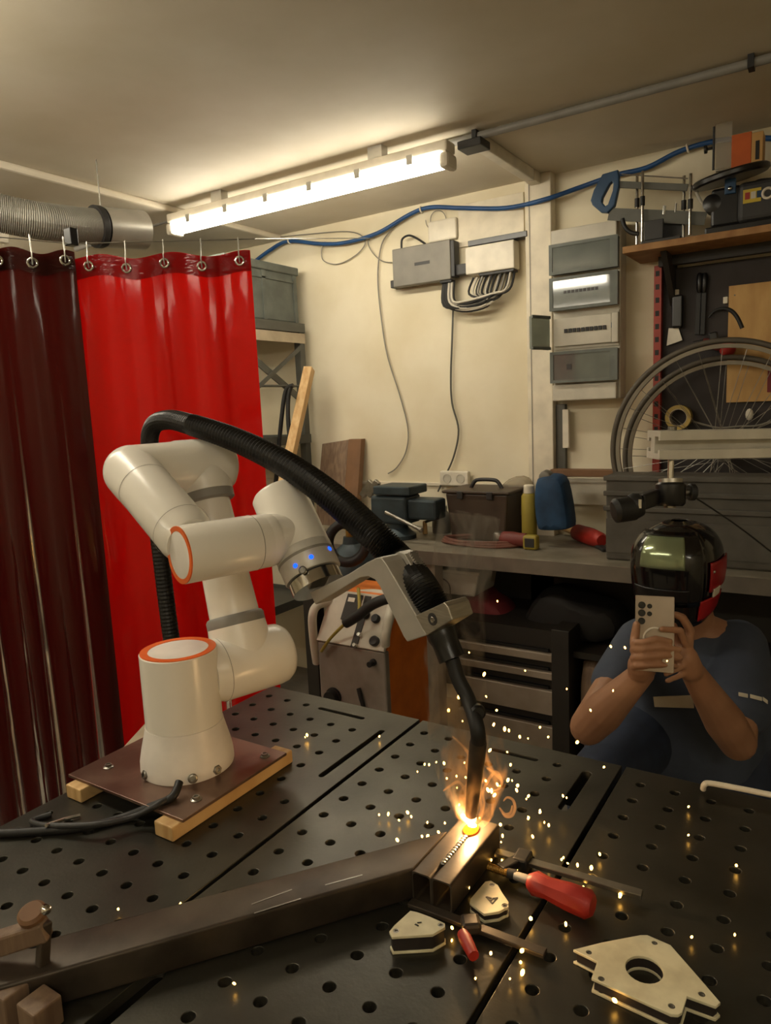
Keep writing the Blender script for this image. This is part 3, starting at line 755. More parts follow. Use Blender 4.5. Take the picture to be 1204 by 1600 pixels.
# ------------------------------------------------------------------ weld glow, sparks, smoke
wp_ = V((-.391, .775, TZ + HT + .004))
wt = thing('weld_pool', 'blinding yellow weld pool at the torch tip', 'weld arc', wp_)
MB().sph(wp_, .006, 16, (1, 1, .8)).build('arc', 'arc', wt, smooth=True)
MB().sph(wp_ + V((.0, -.004, -.001)), .009, 16, (1.1, 1.5, .35)).build('molten_metal', 'glow', wt, smooth=True)
ld = bpy.data.lights.new('weld_light', 'POINT'); ld.energy = 2.4; ld.color = (1, .62, .28); ld.shadow_soft_size = .006
lo = bpy.data.objects.new('weld_light', ld); col.objects.link(lo); lo.parent = wt; lo.location = (0, -.004, .016)

SP = [(760,1090),(716,1092),(700,1112),(722,1128),(775,1111),(843,1138),(855,1153),(788,1143),(795,1144),(812,1154),(825,1155),(770,1135),(923,1112),(900,1162),(957,1081),(885,1078),(820,1049),(733,1021),(755,1057),(942,1200),(885,1248),(880,1246),(652,1207),(663,1196),(681,1192),(670,1197),(694,1195),(698,1218),(713,1215),(728,1216),(734,1219),(725,1193),(797,1197),(763,1175),(793,1176),(800,1221),(808,1238),(822,1250),(824,1246),(808,1229),(792,1222),(764,1238),(768,1240),(770,1245),(778,1229),(767,1237),(781,1229),(760,1222),(842,1268),(850,1287),(857,1292),(824,1281),(825,1278),(842,1271),(833,1310),(638,1272),(643,1278),(667,1287),(686,1302),(695,1288),(706,1297),(710,1310),(713,1232),(624,1283),(606,1275),(592,1275),(622,1315),(660,1309),(667,1309),(625,1343),(740,1283),(724,1280),(726,1276),(720,1276),(746,1285),(748,1279),(757,1304),(767,1305),(771,1314),(775,1320),(785,1309),(783,1317),(773,1290),(782,1290),(728,1341),(731,1390),(726,1370),(707,1452),(705,1472),(829,1437),(884,1448),(766,1492),(813,1488),(742,1531),(814,1525),(813,1505),(796,1530),(857,1353),(888,1350),(879,1342),(902,1355),(923,1360),(912,1387),(937,1337),(877,1345),(967,1402),(920,1375),(968,1401),(1074,1262),(1074,1306),(1150,1354),(1147,1463),(1079,1466),(961,1531),(963,1566),(185,1422),(281,1415),(283,1443),(363,1443),(368,1538),(592,1152),(477,1153),(480,1151),(777,941),(1041,1034),(977,1014),(955,1012),(815,1355),(808,1345),(802,1352),(805,1343),(803,1358),(807,1360),(798,1345),(784,1348),(767,1346),(733,1266),(716,1260)]
sp0 = None; big = None
rs = random.Random(4)
def spark_mesh():
    mb = MB(); mb.sph((0, 0, 0), .0016, 8, (1, 1, 1.5)); return mb
for i, (x, y) in enumerate(SP):
    onz_ = pz(x, y, TZ + .003)
    D = (onz_ - CAM).dot(_w) if ray(x, y).z < 0 else 9
    if y > 1335 or (x < 640 and y > 1150) or x > 1040: Ds = min(D, 1.3) - .004
    else: Ds = min(D - .01, rs.uniform(.93, 1.05))
    p = pd(x, y, Ds)
    if p.z < TZ + .003: p.z = TZ + .003
    if sp0 is None:
        sp0 = spark_mesh().build('spark', 'spark', smooth=True); o = sp0
    else:
        o = sp0.copy(); col.objects.link(o)
    o.location = p
    k = rs.choice([.6, .75, .9, 1.0, 1.25]) * (1.0 if y < 1330 else 1.05)
    o.scale = (k, k, k * rs.uniform(.8, 1.25)); o.rotation_euler = (rs.uniform(-.6, .6), rs.uniform(-.6, .6), 0)
    tag(o, 'tiny glowing yellow spark thrown out from the weld', 'spark', 'sparks flying from the weld')

def smoke_mat(name, c, dens, sc1, em=0.0, ecol=(1, .5, .15), thr=.5, wd_=.2, hgt=None, zs=.38):
    m = bpy.data.materials.new(name); m.use_nodes = True; nt = m.node_tree; nt.nodes.clear()
    o = nt.nodes.new('ShaderNodeOutputMaterial'); v = nt.nodes.new('ShaderNodeVolumePrincipled')
    v.inputs['Color'].default_value = (*lin(c), 1); v.inputs['Anisotropy'].default_value = .2
    tc = nt.nodes.new('ShaderNodeTexCoord'); mp = nt.nodes.new('ShaderNodeMapping'); mp.inputs['Scale'].default_value = (1, 1, zs)
    n = nt.nodes.new('ShaderNodeTexNoise'); n.inputs['Scale'].default_value = sc1; n.inputs['Detail'].default_value = 4; n.inputs['Distortion'].default_value = 1.8
    rp = nt.nodes.new('ShaderNodeValToRGB'); rp.color_ramp.elements[0].position = thr; rp.color_ramp.elements[1].position = thr + wd_
    mul = nt.nodes.new('ShaderNodeMath'); mul.operation = 'MULTIPLY'; mul.inputs[1].default_value = dens
    nt.links.new(tc.outputs['Object'], mp.inputs[0]); nt.links.new(mp.outputs[0], n.inputs['Vector']); nt.links.new(n.outputs['Fac'], rp.inputs[0])
    nt.links.new(rp.outputs[0], mul.inputs[0]); nt.links.new(mul.outputs[0], v.inputs['Density'])
    fac = rp.outputs[0]
    if hgt:
        sx = nt.nodes.new('ShaderNodeSeparateXYZ'); nt.links.new(tc.outputs['Object'], sx.inputs[0])
        mr = nt.nodes.new('ShaderNodeMapRange'); mr.inputs['From Min'].default_value = 0; mr.inputs['From Max'].default_value = hgt
        mr.inputs['To Min'].default_value = 1; mr.inputs['To Max'].default_value = 0; nt.links.new(sx.outputs['Z'], mr.inputs['Value'])
        pw = nt.nodes.new('ShaderNodeMath'); pw.operation = 'POWER'; pw.inputs[1].default_value = 2.0; nt.links.new(mr.outputs[0], pw.inputs[0])
        m4 = nt.nodes.new('ShaderNodeMath'); m4.operation = 'MULTIPLY'; nt.links.new(pw.outputs[0], m4.inputs[0]); nt.links.new(fac, m4.inputs[1]); fac = m4.outputs[0]
    if em:
        v.inputs['Emission Color'].default_value = (*ecol, 1)
        m2 = nt.nodes.new('ShaderNodeMath'); m2.operation = 'MULTIPLY'; m2.inputs[1].default_value = em
        nt.links.new(fac, m2.inputs[0]); nt.links.new(m2.outputs[0], v.inputs['Emission Strength'])
    nt.links.new(v.outputs[0], o.inputs['Volume']); return m
M['smoke'] = smoke_mat('thin_smoke', 'd8c8ae', 42, 26)
pl = smooth_path([wp_ + UP * .004, wp_ + V((-.01, -.01, .06)), wp_ + V((-.015, .0, .13)), wp_ + V((-.03, .02, .21)), wp_ + V((-.035, .05, .30)), wp_ + V((-.03, .08, .40))], 5)
o = MB().tube(pl, [.006 + .035 * min(1, i / 9) for i in range(len(pl))], 20).build('smoke_plume', 'smoke', smooth=True)
tag(o, 'thin tan smoke rising from the weld past the torch', 'smoke'); o['kind'] = 'stuff'

M['fume'] = smoke_mat('lit_fume', 'ffb060', 4, 34, em=75, ecol=(1, .36, .07), thr=.50, wd_=.16, hgt=.135, zs=.45)  # arc light on the smoke is put in as orange emission, fading upward
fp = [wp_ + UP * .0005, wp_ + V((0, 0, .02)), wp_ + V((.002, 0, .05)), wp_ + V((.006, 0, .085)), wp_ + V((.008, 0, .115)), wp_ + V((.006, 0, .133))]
o = MB().tube(smooth_path(fp, 4), [.010, .016, .021, .025, .028, .031, .034, .036, .038, .040, .042, .044, .045, .045, .045, .044, .042, .038, .032, .022, .008], 24).build('lit_fume', 'fume', smooth=True)
tag(o, 'smoke wrapped round the torch nozzle, orange arc light put in as glow', 'lit_smoke'); o['kind'] = 'stuff'

def lit_smoke_mat():
    m = bpy.data.materials.new('lit_smoke_wisp'); m.use_nodes = True; nt = m.node_tree; nt.nodes.clear()
    o = nt.nodes.new('ShaderNodeOutputMaterial'); e = nt.nodes.new('ShaderNodeEmission'); x = nt.nodes.new('ShaderNodeBsdfTransparent')
    e.inputs[0].default_value = (1, .38, .10, 1); e.inputs[1].default_value = .6  # wisps are smoke; their own emission stands in for the arc lighting them
    lw = nt.nodes.new('ShaderNodeLayerWeight'); lw.inputs[0].default_value = .4
    n = nt.nodes.new('ShaderNodeTexNoise'); n.inputs['Scale'].default_value = 60
    tc = nt.nodes.new('ShaderNodeTexCoord'); nt.links.new(tc.outputs['Object'], n.inputs['Vector'])
    inv = nt.nodes.new('ShaderNodeMath'); inv.operation = 'SUBTRACT'; inv.inputs[0].default_value = 1; nt.links.new(lw.outputs['Facing'], inv.inputs[1])
    ml = nt.nodes.new('ShaderNodeMath'); ml.operation = 'MULTIPLY'; nt.links.new(inv.outputs[0], ml.inputs[0]); nt.links.new(n.outputs['Fac'], ml.inputs[1])
    m3 = nt.nodes.new('ShaderNodeMath'); m3.operation = 'MULTIPLY'; m3.inputs[1].default_value = .75; nt.links.new(ml.outputs[0], m3.inputs[0])
    mx = nt.nodes.new('ShaderNodeMixShader'); nt.links.new(m3.outputs[0], mx.inputs[0]); nt.links.new(x.outputs[0], mx.inputs[1]); nt.links.new(e.outputs[0], mx.inputs[2])
    nt.links.new(mx.outputs[0], o.inputs[0]); return m
M['lit_smoke'] = lit_smoke_mat()
WS = [[(728,1295),(722,1270),(727,1240),(716,1222),(700,1230),(692,1236)], [(736,1292),(734,1262),(729,1232),(733,1212),(727,1196)], [(744,1292),(752,1262),(748,1232),(758,1215)],
      [(748,1290),(756,1258),(754,1240),(762,1220),(774,1206),(783,1218),(780,1232),(766,1236)], [(760,1200),(772,1208),(784,1222),(776,1234)], [(732,1290),(716,1276),(713,1250),(708,1236)],
      [(784,1270),(790,1276),(800,1274),(804,1262),(801,1250),(792,1246),(786,1252)], [(780,1262),(788,1272),(797,1270),(800,1258)], [(735,1216),(728,1195),(732,1180),(722,1165),(706,1150)],
      [(742,1290),(741,1268),(746,1250),(741,1232),(748,1222)], [(726,1288),(728,1258),(718,1240),(728,1226)]]
for i, wq in enumerate(WS):
    dpt = .985 + .012 * ((i * 7) % 5 - 2) - .01
    q = smooth_path([pd(x, y, dpt) for x, y in wq], 6)
    n_ = len(q)
    o = MB().tube(q, [.0007 + .0016 * math.sin(PI * min(1, (j + 1) / n_ * 1.02)) ** .7 if j < n_ - 1 else .0004 for j in range(n_)], 10).build('lit_smoke_wisp', 'lit_smoke', smooth=True)
    tag(o, 'curling smoke wisp above the weld pool, orange arc light put in as glow', 'lit_smoke', 'orange wisps above the weld')
# ================================================================== workbench along the back wall
BZ, BY = .88, 2.50
wb = thing('workbench', 'long grey workbench with drawers below, against the back wall', 'workbench', (-.6, 2.77, 0))
MB().b2(-2.2, 1.2, BY + .004, WY - .013, BZ - .05, BZ).build('worktop', 'benchtop', wb, bevel=.004)
MB().b2(-2.2, 1.2, BY, BY + .0035, BZ - .056, BZ - .001).build('front_edge', 'benchedge', wb)
for x in (-2.1, -1.45, .35, 1.1):
    MB().b2(x - .035, x + .035, BY + .03, BY + .1, 0, BZ - .051).build('leg', 'drawer' if x == -1.45 else 'cabdark', wb, bevel=.003)
MB().b2(-2.15, 1.15, WY - .06, WY - .02, .1, BZ - .051).build('back_panel', 'cabdark', wb)
dx0 = py(713, 1040, BY + .03).x; dx1 = py(862, 1060, BY + .03).x
# drawer cabinet: a thing of its own under the worktop
zt_ = py(862, 1010, BY + .03).z + .02
dc = thing('drawer_cabinet', 'dark cabinet of four beige drawers under the workbench', 'drawers', ((dx0 + dx1) / 2, BY + .25, 0))
MB().b2(dx0 - .012, dx1 + .012, BY + .06, WY - .1, 0, zt_ + .03).build('carcass', 'cabdark', dc)
w0 = py(862, 1040, BY + .03).x
MB().b2(dx1 + .002, dx1 + .07, BY + .02, BY + .3, 0, zt_ + .05).build('side_post', 'cabdark', dc, bevel=.002)
for y0, y1 in ((1024, 1036), (1053, 1064), (1082, 1119), (1138, 1190)):
    z1 = py(862, y0, BY + .03).z; z0 = py(862, y1, BY + .03).z
    dr = MB().b2(dx0, dx1, BY + .03, BY + .058, z0, z1).build('drawer', 'drawer', dc, bevel=.003)
    MB().b2(dx0 + .02, dx1 - .02, BY + .045, BY + .058, z1 + .004, z1 + .014).build('finger_recess', 'black', dr)
# stuff under and on the bench
def onb(x, y, z=BZ): return pz(x, y, z)
t = thing('storage_bin', 'pale plastic bin on the under-bench shelf beside the torch clamp', 'bin', py(715, 930, 2.62))
p0, p1 = py(684, 892, 2.62), py(748, 934, 2.62)
MB().prism([(p0.x, 2.62, p0.z), (p1.x, 2.62, p0.z), (p1.x - .02, 2.62, p1.z), (p0.x + .02, 2.62, p1.z)], (0, .2, 0)).build('tub', 'breakwhite', t, bevel=.008)
MB().b2(p0.x - .008, p1.x + .008, 2.612, 2.83, p0.z - .002, p0.z + .012).build('rim', 'breakwhite', t, bevel=.003)
MB().tube(smooth_path([py(684, 935, 2.6), py(683, 912, 2.6), py(692, 905, 2.6), py(702, 915, 2.6), py(703, 935, 2.6)], 5), .003, 8).build('wire_handle', 'dark', t, smooth=True)
ub = thing('under_bench_shelf', 'dark shelf board under the workbench carrying red and black bags', 'shelf', py(800, 1005, 2.6))
zs = py(800, 1003, 2.56).z
MB().b2(dx0 - .2, .3, 2.57, WY - .07, zs - .03, zs - .005).build('board', 'cabdark', ub)
for xx in (dx0 - .18, .28): MB().b2(xx - .02, xx + .02, 2.6, 2.64, zs - .005, BZ - .051).build('upright', 'cabdark', ub)
def lump(name, label, cat, m, pts, Y, depth, group=None, zmin=-9):
    """soft bag: rounded lofted body standing on the shelf"""
    c = sum((py(x, y, Y) for x, y in pts), V((0, 0, 0))) / len(pts)
    loop = [py(x, y, Y) for x, y in pts]
    for p in loop: p.z = max(p.z, zmin)
    mb = MB(); rings = []
    for k in range(7):
        a = PI * (k + .25) / 6.5; f = math.sin(a) ** .25; yy = Y + depth * (1 - math.cos(a)) / 2
        rings.append([mb.bm.verts.new(V((c.x + (p.x - c.x) * f, yy, min(p.z, c.z + (p.z - c.z) * (f if p.z > c.z else 1))))) for p in loop])
    n = len(loop)
    for A, B in zip(rings, rings[1:]):
        for j in range(n): mb.bm.faces.new((A[j], A[(j + 1) % n], B[(j + 1) % n], B[j]))
    mb.bm.faces.new(rings[0]); mb.bm.faces.new(rings[-1][::-1])
    o = mb.build(name, m, smooth=True, subsurf=1); return tag(o, label, cat, group)
lump('cloth_bag', 'dull red cloth bag slumped on the shelf under the bench', 'bag', 'redbag', [(700, 1000), (704, 950), (722, 932), (738, 915), (752, 940), (778, 948), (790, 970), (788, 1001)], 2.66, .2, zmin=zs - .002)
lump('cloth_bag', 'black bag lying on the shelf under the bench beside the red bag', 'bag', 'purse', [(798, 1006), (806, 970), (830, 925), (870, 922), (905, 950), (955, 955), (975, 985), (970, 1018)], 2.64, .25, zmin=zs - .002)
lump('cardboard_box', 'brown crumpled carton right of the drawers, behind the crouching person', 'box', 'brownwood', [(897, 1300), (897, 1032), (905, 1024), (968, 1034), (970, 1300)], 2.56, .3, zmin=.002)

# vise
vb = onb(628, 838)
vb = V((vb.x, 2.72, BZ))
vs = thing('bench_vise', 'heavy blue-grey bench vise with steel handle at the left of the bench', 'vise', vb)
def vq(x, y, Y=2.72): return py(x, y, Y)
MB().lathe(vb, UP, [(.085, 0), (.085, .018), (.07, .03), (.05, .05), (.05, .075)], 24).build('swivel_base', 'visegreen', vs, smooth=True)
q0, q1 = vq(588, 765), vq(645, 815)
MB().b2(q0.x, q1.x, 2.66, 2.80, BZ + .07, q0.z - .02).build('rear_body', 'visegreen', vs, bevel=.015, seg=3)
q2, q3 = vq(640, 778), vq(688, 812)
MB().b2(q1.x - .01, q3.x, 2.68, 2.78, q3.z, q2.z).build('slide', 'visegreen', vs, bevel=.012)
q4, q5 = vq(595, 757), vq(652, 772)
MB().b2(q4.x, q5.x, 2.65, 2.81, q5.z, q4.z).build('jaw', 'visegreen', vs, bevel=.006)
for px in (566, 576):
    e0, e1 = vq(px, 775), vq(px + 14, 752)
    MB().bar(e0, e1, .022, .03).build('jaw_plate', 'steel', vs, bevel=.002)
MB().lathe(vq(668, 800), V((1, 0, -.05)), [(.025, -.05), (.032, -.03), (.032, .03), (.02, .05)], 18).build('spindle_boss', 'visegreen', vs, smooth=True)
MB().cyl(vq(602, 800, 2.62), vq(657, 828, 2.62), .008, .008, 12).build('handle', 'steel', vs, smooth=True)
MB().sph(vq(657, 828, 2.62), .012, 12).build('handle_ball', 'steel', vs, smooth=True)
# grey plastic jar near the toolbox
b = onb(690, 832); t = thing('plastic_jar', 'cloudy grey plastic jar between vise and brown toolbox', 'jar', b)
MB().lathe(b, UP, [(.042, 0), (.044, .01), (.044, .08), (.03, .1), (.026, .105)], 24).build('body', 'switch', t, smooth=True)
MB().lathe(b + UP * .106, UP, [(.028, 0), (.028, .02), (.024, .023)], 20).build('lid', 'breakwhite', t, smooth=True)
b = onb(664, 834); t = thing('spray_nozzle', 'small tan trigger tap beside the vise handle', 'nozzle', b)
MB().cyl(b, b + UP * .06, .012, .009, 12).build('stem', 'pine', t, smooth=True)
MB().bar(b + UP * .055, b + UP * .075 + V((.06, 0, 0)), .014, .012).build('lever', 'dark', t, bevel=.002)
# toolbox
Yt = 2.78
q0, q1 = py(697, 770, Yt), py(795, 822, Yt)
tb = thing('toolbox', 'dark brown open-top toolbox with arched handle on the bench', 'toolbox', ((q0.x + q1.x) / 2, Yt + .1, BZ))
xa, xb = q0.x, q1.x; zt2 = q0.z
mb = MB()
vsq = [[(xa + .02, Yt, BZ + .0005), (xb - .02, Yt, BZ + .0005), (xb - .02, Yt + .2, BZ + .0005), (xa + .02, Yt + .2, BZ + .0005)], [(xa, Yt - .012, zt2), (xb, Yt - .012, zt2), (xb, Yt + .21, zt2), (xa, Yt + .21, zt2)]]
A = [mb.bm.verts.new(p) for p in vsq[0]]; B_ = [mb.bm.verts.new(p) for p in vsq[1]]
mb.bm.faces.new(A[::-1]); mb.bm.faces.new(B_)
for i in range(4): mb.bm.faces.new((A[i], A[(i + 1) % 4], B_[(i + 1) % 4], B_[i]))
mb.build('box_body', 'toolbox', tb, bevel=.008)
tlid = MB().b2(xa - .012, xb + .012, Yt - .022, Yt + .22, zt2 + .0005, zt2 + .014).build('lid', 'toolbox', tb, bevel=.005)
cx = (xa + xb) / 2
MB().tube(smooth_path([(cx - .075, Yt + .1, zt2 + .012), (cx - .055, Yt + .1, zt2 + .042), (cx - .03, Yt + .1, zt2 + .05), (cx + .03, Yt + .1, zt2 + .05), (cx + .055, Yt + .1, zt2 + .042), (cx + .075, Yt + .1, zt2 + .012)], 4), .0085, 10).build('handle', 'dark', tlid, smooth=True)
for s in (-.07, .07): MB().b2(cx + s - .014, cx + s + .014, Yt - .028, Yt - .0225, zt2 - .022, zt2 + .012).build('latch', 'dark', tlid, bevel=.003)
# hose coil
b = onb(752, 850); cc = V((b.x, b.y, BZ))
t = thing('hose_coil', 'flat coil of reddish hose lying in front of the toolbox', 'hose', cc)
pts = [cc + V((.16 * (1 - .022 * (i / 24)) * math.cos(2 * PI * i / 24) * 1.15, .085 * (1 - .03 * (i / 24)) * math.sin(2 * PI * i / 24), .007 + .005 * (i // 24) + .002 * math.sin(i * .9))) for i in range(24 * 4)]
MB().tube(pts, .006, 8).build('hose_loop', 'redhose', t, smooth=True)
b = onb(760, 838)
t = tag(MB().cyl(onb(726, 838) + UP * .042, onb(782, 838) + UP * .042, .010, .008, 12).build('marker_stick', 'bluebag', smooth=True), 'blue-violet stick with pale tip laid across the hose coil', 'stick')
MB().cyl(onb(724, 836) + UP * .042, onb(712, 836) + UP * .042, .008, .004, 12).build('tip', 'yellow', t, smooth=True)
# pale clear bag behind
M['clearbag'] = clear('clear_film', 'd9d2c2', .3)
lump('plastic_bag', 'crumpled clear plastic bag against the wall behind the toolbox', 'bag', 'clearbag', [(770, 800), (772, 765), (788, 748), (812, 742), (828, 752), (830, 790), (826, 812)], 2.93, .09)
# blue bag, cans
lump('tool_bag', 'blue fabric tool bag standing on the bench with grey tuft on top', 'bag', 'bluebag', [(836, 829), (834, 826), (828, 790), (830, 752), (836, 744), (850, 741), (868, 742), (876, 748), (884, 790), (889, 826), (887, 829), (860, 830)], 2.72, .14)
lump('rag', 'grey rag stuffed on top of the blue tool bag', 'rag', 'switch', [(838, 752), (838, 742), (848, 732), (860, 740), (864, 752)], 2.745, .06)
b = onb(827, 826); b = V((b.x - .0, 2.80, BZ)); bx0 = py(826, 780, 2.80).x
t = thing('spray_can', 'yellow-banded spray can with white cap left of the blue bag', 'can', (bx0, 2.80, BZ))
b = V((bx0, 2.80, BZ)); zc = py(826, 775, 2.8).z
MB().lathe(b, UP, [(.03, 0), (.0315, .003), (.0315, zc - BZ), (.024, zc - BZ + .012)], 24).build('can_body', 'yellow', t, smooth=True)
MB().lathe(V((b.x, b.y, zc + .013)), UP, [(.022, 0), (.022, .03), (.018, .034)], 20).build('cap', 'whiteplastic', t, smooth=True)
b = V((py(829, 812, 2.68).x, 2.68, BZ))
t = thing('tape_measure', 'yellow and black tape measure beside the blue bag', 'tape measure', b)
MB().box(b + UP * .03, (.06, .04, .058)).build('case', 'yellow', t, bevel=.01, seg=3)
MB().box(b + V((0, -.021, .03)), (.04, .004, .036)).build('face', 'dark', t, bevel=.002)
b = V((py(803, 812, 2.70).x, 2.70, BZ))
t = thing('angle_grinder', 'dull red angle grinder lying left of the yellow tape measure', 'grinder', b)
MB().lathe(b + V((-.06, 0, .033)), V((1, 0, 0)), [(.022, 0), (.03, .01), (.032, .05), (.028, .08), (.028, .11), (.022, .115)], 20).build('motor_body', 'reddull', t, smooth=True)
MB().lathe(b + V((-.07, 0, .05)), V((0, 0, -1)), [(.018, -.01), (.024, 0), (.024, .03), (.018, .048)], 18).build('gear_head', 'steel', t, smooth=True)
# red heat gun on the bench
a_, c_2 = onb(884, 838) + UP * .035, onb(940, 858) + UP * .035
t = thing('heat_gun', 'orange-red power tool lying near the front of the bench', 'power tool', (a_ + c_2) / 2 - UP * .035)
dd = c_2 - a_
MB().lathe(a_ + dd * .28, dd, [(.022, 0), (.034, .02), (.036, dd.length * .45), (.03, dd.length * .68), (.022, dd.length * .72)], 20).build('body', 'redhandle', t, smooth=True)
MB().lathe(a_ - dd * .1, dd, [(.014, 0), (.016, dd.length * .2), (.02, dd.length * .38)], 16).build('nozzle', 'pine', t, smooth=True)
MB().bar(a_ + dd * .8 - UP * .02, a_ + dd * 1.0 + V((.03, -.05, -.028)), .03, .012).build('grip', 'dark', t, bevel=.004)

# power strip on wall, cabling box
q = py(712, 747, WY - .02)
t = thing('wall_socket', 'white double socket on the wall above the toolbox', 'socket', (q.x, WY - .02, q.z - .035))
MB().b2(q.x - .075, q.x + .075, WY - .045, WY - .013, q.z - .035, q.z + .035).build('plate', 'whiteplastic', t, bevel=.006)
for s in (-.035, .035): MB().lathe((q.x + s, WY - .0452, q.z), V((0, -1, 0)), [(.022, 0), (.022, .002), (.018, .002), (.018, .0004)], 20).build('outlet', 'breakwhite', t, smooth=True)

# board leaning on the wall, timber
q0, q1 = py(490, 692, 2.93), py(552, 692, 2.93)
t = thing('wooden_board', 'weathered brown board leaning on the wall left of the vise', 'board', ((q0.x + q1.x) / 2, 2.92, BZ))
xm = py(532, 700, 2.93).x
MB().prism([(q0.x, 2.90, BZ), (xm, 2.90, BZ), (xm, 3.0, q0.z + .01), (q0.x, 3.0, q0.z - .01)], (0, .04, 0)).build('face', 'brownwood', t, bevel=.002)
MB().prism([(xm + .001, 2.90, BZ), (q1.x, 2.91, BZ), (q1.x, 3.0, q0.z + .012), (xm + .001, 3.0, q0.z + .012)], (0, .038, 0)).build('edge_strip', 'endgrain', t, bevel=.002)
ta_, tb_ = py(483, 576, 2.90), py(436, 790, 2.55)
g_ = tb_ + (tb_ - ta_) * ((tb_.z - .02) / (ta_.z - tb_.z))
g_ = V((g_.x, g_.y, .025))
tag(MB().bar(g_, ta_, .045, .05, up=V((.3, -1, 0))).build('timber', 'pinev', bevel=.003), 'pale pine timber leaning against the shelving beside the curtain', 'timber')

# ------------------------------------------------------------------ shelving with crates at left
RX = -2.40
rk = thing('steel_shelving', 'grey steel shelving unit standing behind the red curtain', 'shelving', (RX - .5, 2.72, 0))
ztop = py(470, 505, 2.95).z
def post(x, y): MB().b2(x - .02, x + .02, y - .02, y + .02, 0, ztop - .001).build('post', 'rack', rk, bevel=.002)
for x in (RX - .02, RX - 1.0):
    for y in (2.45, 2.97): post(x, y)
for z in (ztop, 1.35, .5):
    MB().b2(RX - 1.02, RX - .002, 2.43, 2.99, z - .028, z - .02).build('shelf_board', 'rack', rk)
    for yy in (2.425, 2.987): MB().b2(RX - 1.02, RX, yy, yy + .008, z - .045, z).build('shelf_edge', 'rack', rk)
    MB().b2(RX - .001, RX + .006, 2.43, 2.99, z - .045, z).build('shelf_edge', 'rack', rk)
MB().b2(RX - .0005, RX + .003, 2.43, 2.99, ztop - .10, ztop - .05).build('label_strip', 'pale', rk)
MB().bar((RX + .008, 2.47, ztop - .12), (RX + .008, 2.94, 1.52), .006, .035).build('brace', 'rack', rk)
MB().bar((RX + .015, 2.94, ztop - .12), (RX + .015, 2.47, 1.52), .006, .02).build('brace', 'rack', rk)
MB().cyl((RX + .01, 2.43, py(440, 602, 2.7).z), (RX + .01, 2.99, py(440, 602, 2.7).z), .006, n=10).build('cross_rod', 'rack', rk)
def crate(x0, x1, label, zb):
    t = thing('storage_crate', label, 'crate', ((x0 + x1) / 2, 2.72, zb)); H = .27
    cb = MB().b2(x0 + .01, x1 - .01, 2.47, 2.975, zb, zb + H).build('crate_body', 'crate', t, bevel=.01)
    MB().b2(x0, x1, 2.46, 2.985, zb + H - .03, zb + H + .01).build('rim', 'crate', t, bevel=.006)
    for yy in (2.475, 2.72, 2.955): MB().b2(x1 - .0095, x1 - .004, yy - .012, yy + .012, zb + .004, zb + H - .031).build('rib', 'crate', cb)
    MB().b2(x1 - .0095, x1 - .004, 2.49, 2.95, zb + H - .07, zb + H - .062).build('rib', 'crate', cb)
    for xx in (x0 + .12, x1 - .12): MB().b2(xx - .012, xx + .012, 2.462, 2.469, zb + .004, zb + H - .031).build('rib', 'crate', cb)
crate(RX - .42, RX - .01, 'grey plastic crate on the top shelf nearest the white wall', ztop + .001)
crate(RX - .86, RX - .45, 'grey plastic crate on the top shelf hidden behind the curtain', ztop + .001)
q = py(452, 603, 2.72)
t = thing('cable_loop', 'black cable loop hanging from the shelving brace', 'cable', (RX + .03, q.y, 1.0))
for s, dz in ((0, 0), (1, -.03)):
    pts = smooth_path([py(458, 602, 2.74), py(446, 612, 2.73), py(439, 660, 2.72), py(434, 720, 2.72), py(428, 790, 2.72), py(432, 850, 2.72)] if s == 0 else [py(455, 601, 2.74), py(450, 625, 2.73), py(451, 670, 2.72), py(458, 720, 2.72), py(462, 790, 2.72), py(455, 850, 2.72)], 6)
    MB().tube(pts, .011, 10).build('strand', 'black', t, smooth=True)

# ------------------------------------------------------------------ wall cabling
Yc = WY - .075
q0, q1 = py(612, 393, Yc), py(704, 437, Yc)
t = thing('network_switch', 'grey network box with fan of cables on the white wall', 'network box', ((q0.x + q1.x) / 2, WY, q1.z))
za, zb_ = py(640, 385, Yc).z, py(650, 444, Yc).z
MB().b2(q0.x, q1.x, Yc, WY - .03, zb_, za).build('case', 'switch', t, bevel=.004)
MB().b2(q1.x - .002, q1.x + .018, Yc + .005, WY - .02, zb_ + .01, za - .005).build('side_vent', 'dark', t, bevel=.003)
MB().b2(q0.x - .035, q0.x + .02, Yc + .03, WY, zb_ + .005, zb_ + .04).build('mount_ear', 'dark', t, bevel=.003)
MB().b2(q1.x - .06, q1.x, Yc + .005, WY - .03, zb_ - .012, zb_ - .0005).build('plug_row', 'black', t, bevel=.002)
MB().b2(q0.x + .12, q0.x + .2, Yc - .001, Yc + .001, (za + zb_) / 2 - .004, (za + zb_) / 2 + .01).build('print', 'dark', t)
w0_, w1_ = py(726, 392, Yc), py(803, 425, Yc)
pt = thing('patch_box', 'cream patch box with black ledge on the white wall', 'patch box', ((w0_.x + w1_.x) / 2, WY, w1_.z))
za2, zb2 = py(765, 380, Yc).z, py(765, 424, Yc).z
MB().b2(w0_.x, w1_.x, Yc, WY - .012, zb2, za2).build('case', 'whiteplastic', pt, bevel=.005)
MB().b2(w0_.x + .01, w1_.x + .055, Yc + .01, WY - .012, za2 + .004, za2 + .028).build('ledge', 'blackg', pt, bevel=.002)
MB().b2(w0_.x - .06, w0_.x - .002, Yc + .02, WY - .012, zb2 + .01, zb2 + .055).build('wall_bracket', 'dark', pt, bevel=.002)
MB().b2(w0_.x + .06, w1_.x - .005, Yc + .008, WY - .02, zb2 - .012, zb2 - .0005).build('plug_row', 'dark', pt, bevel=.002)
b0 = V((q1.x - .03, Yc + .02, zb_ - .012))
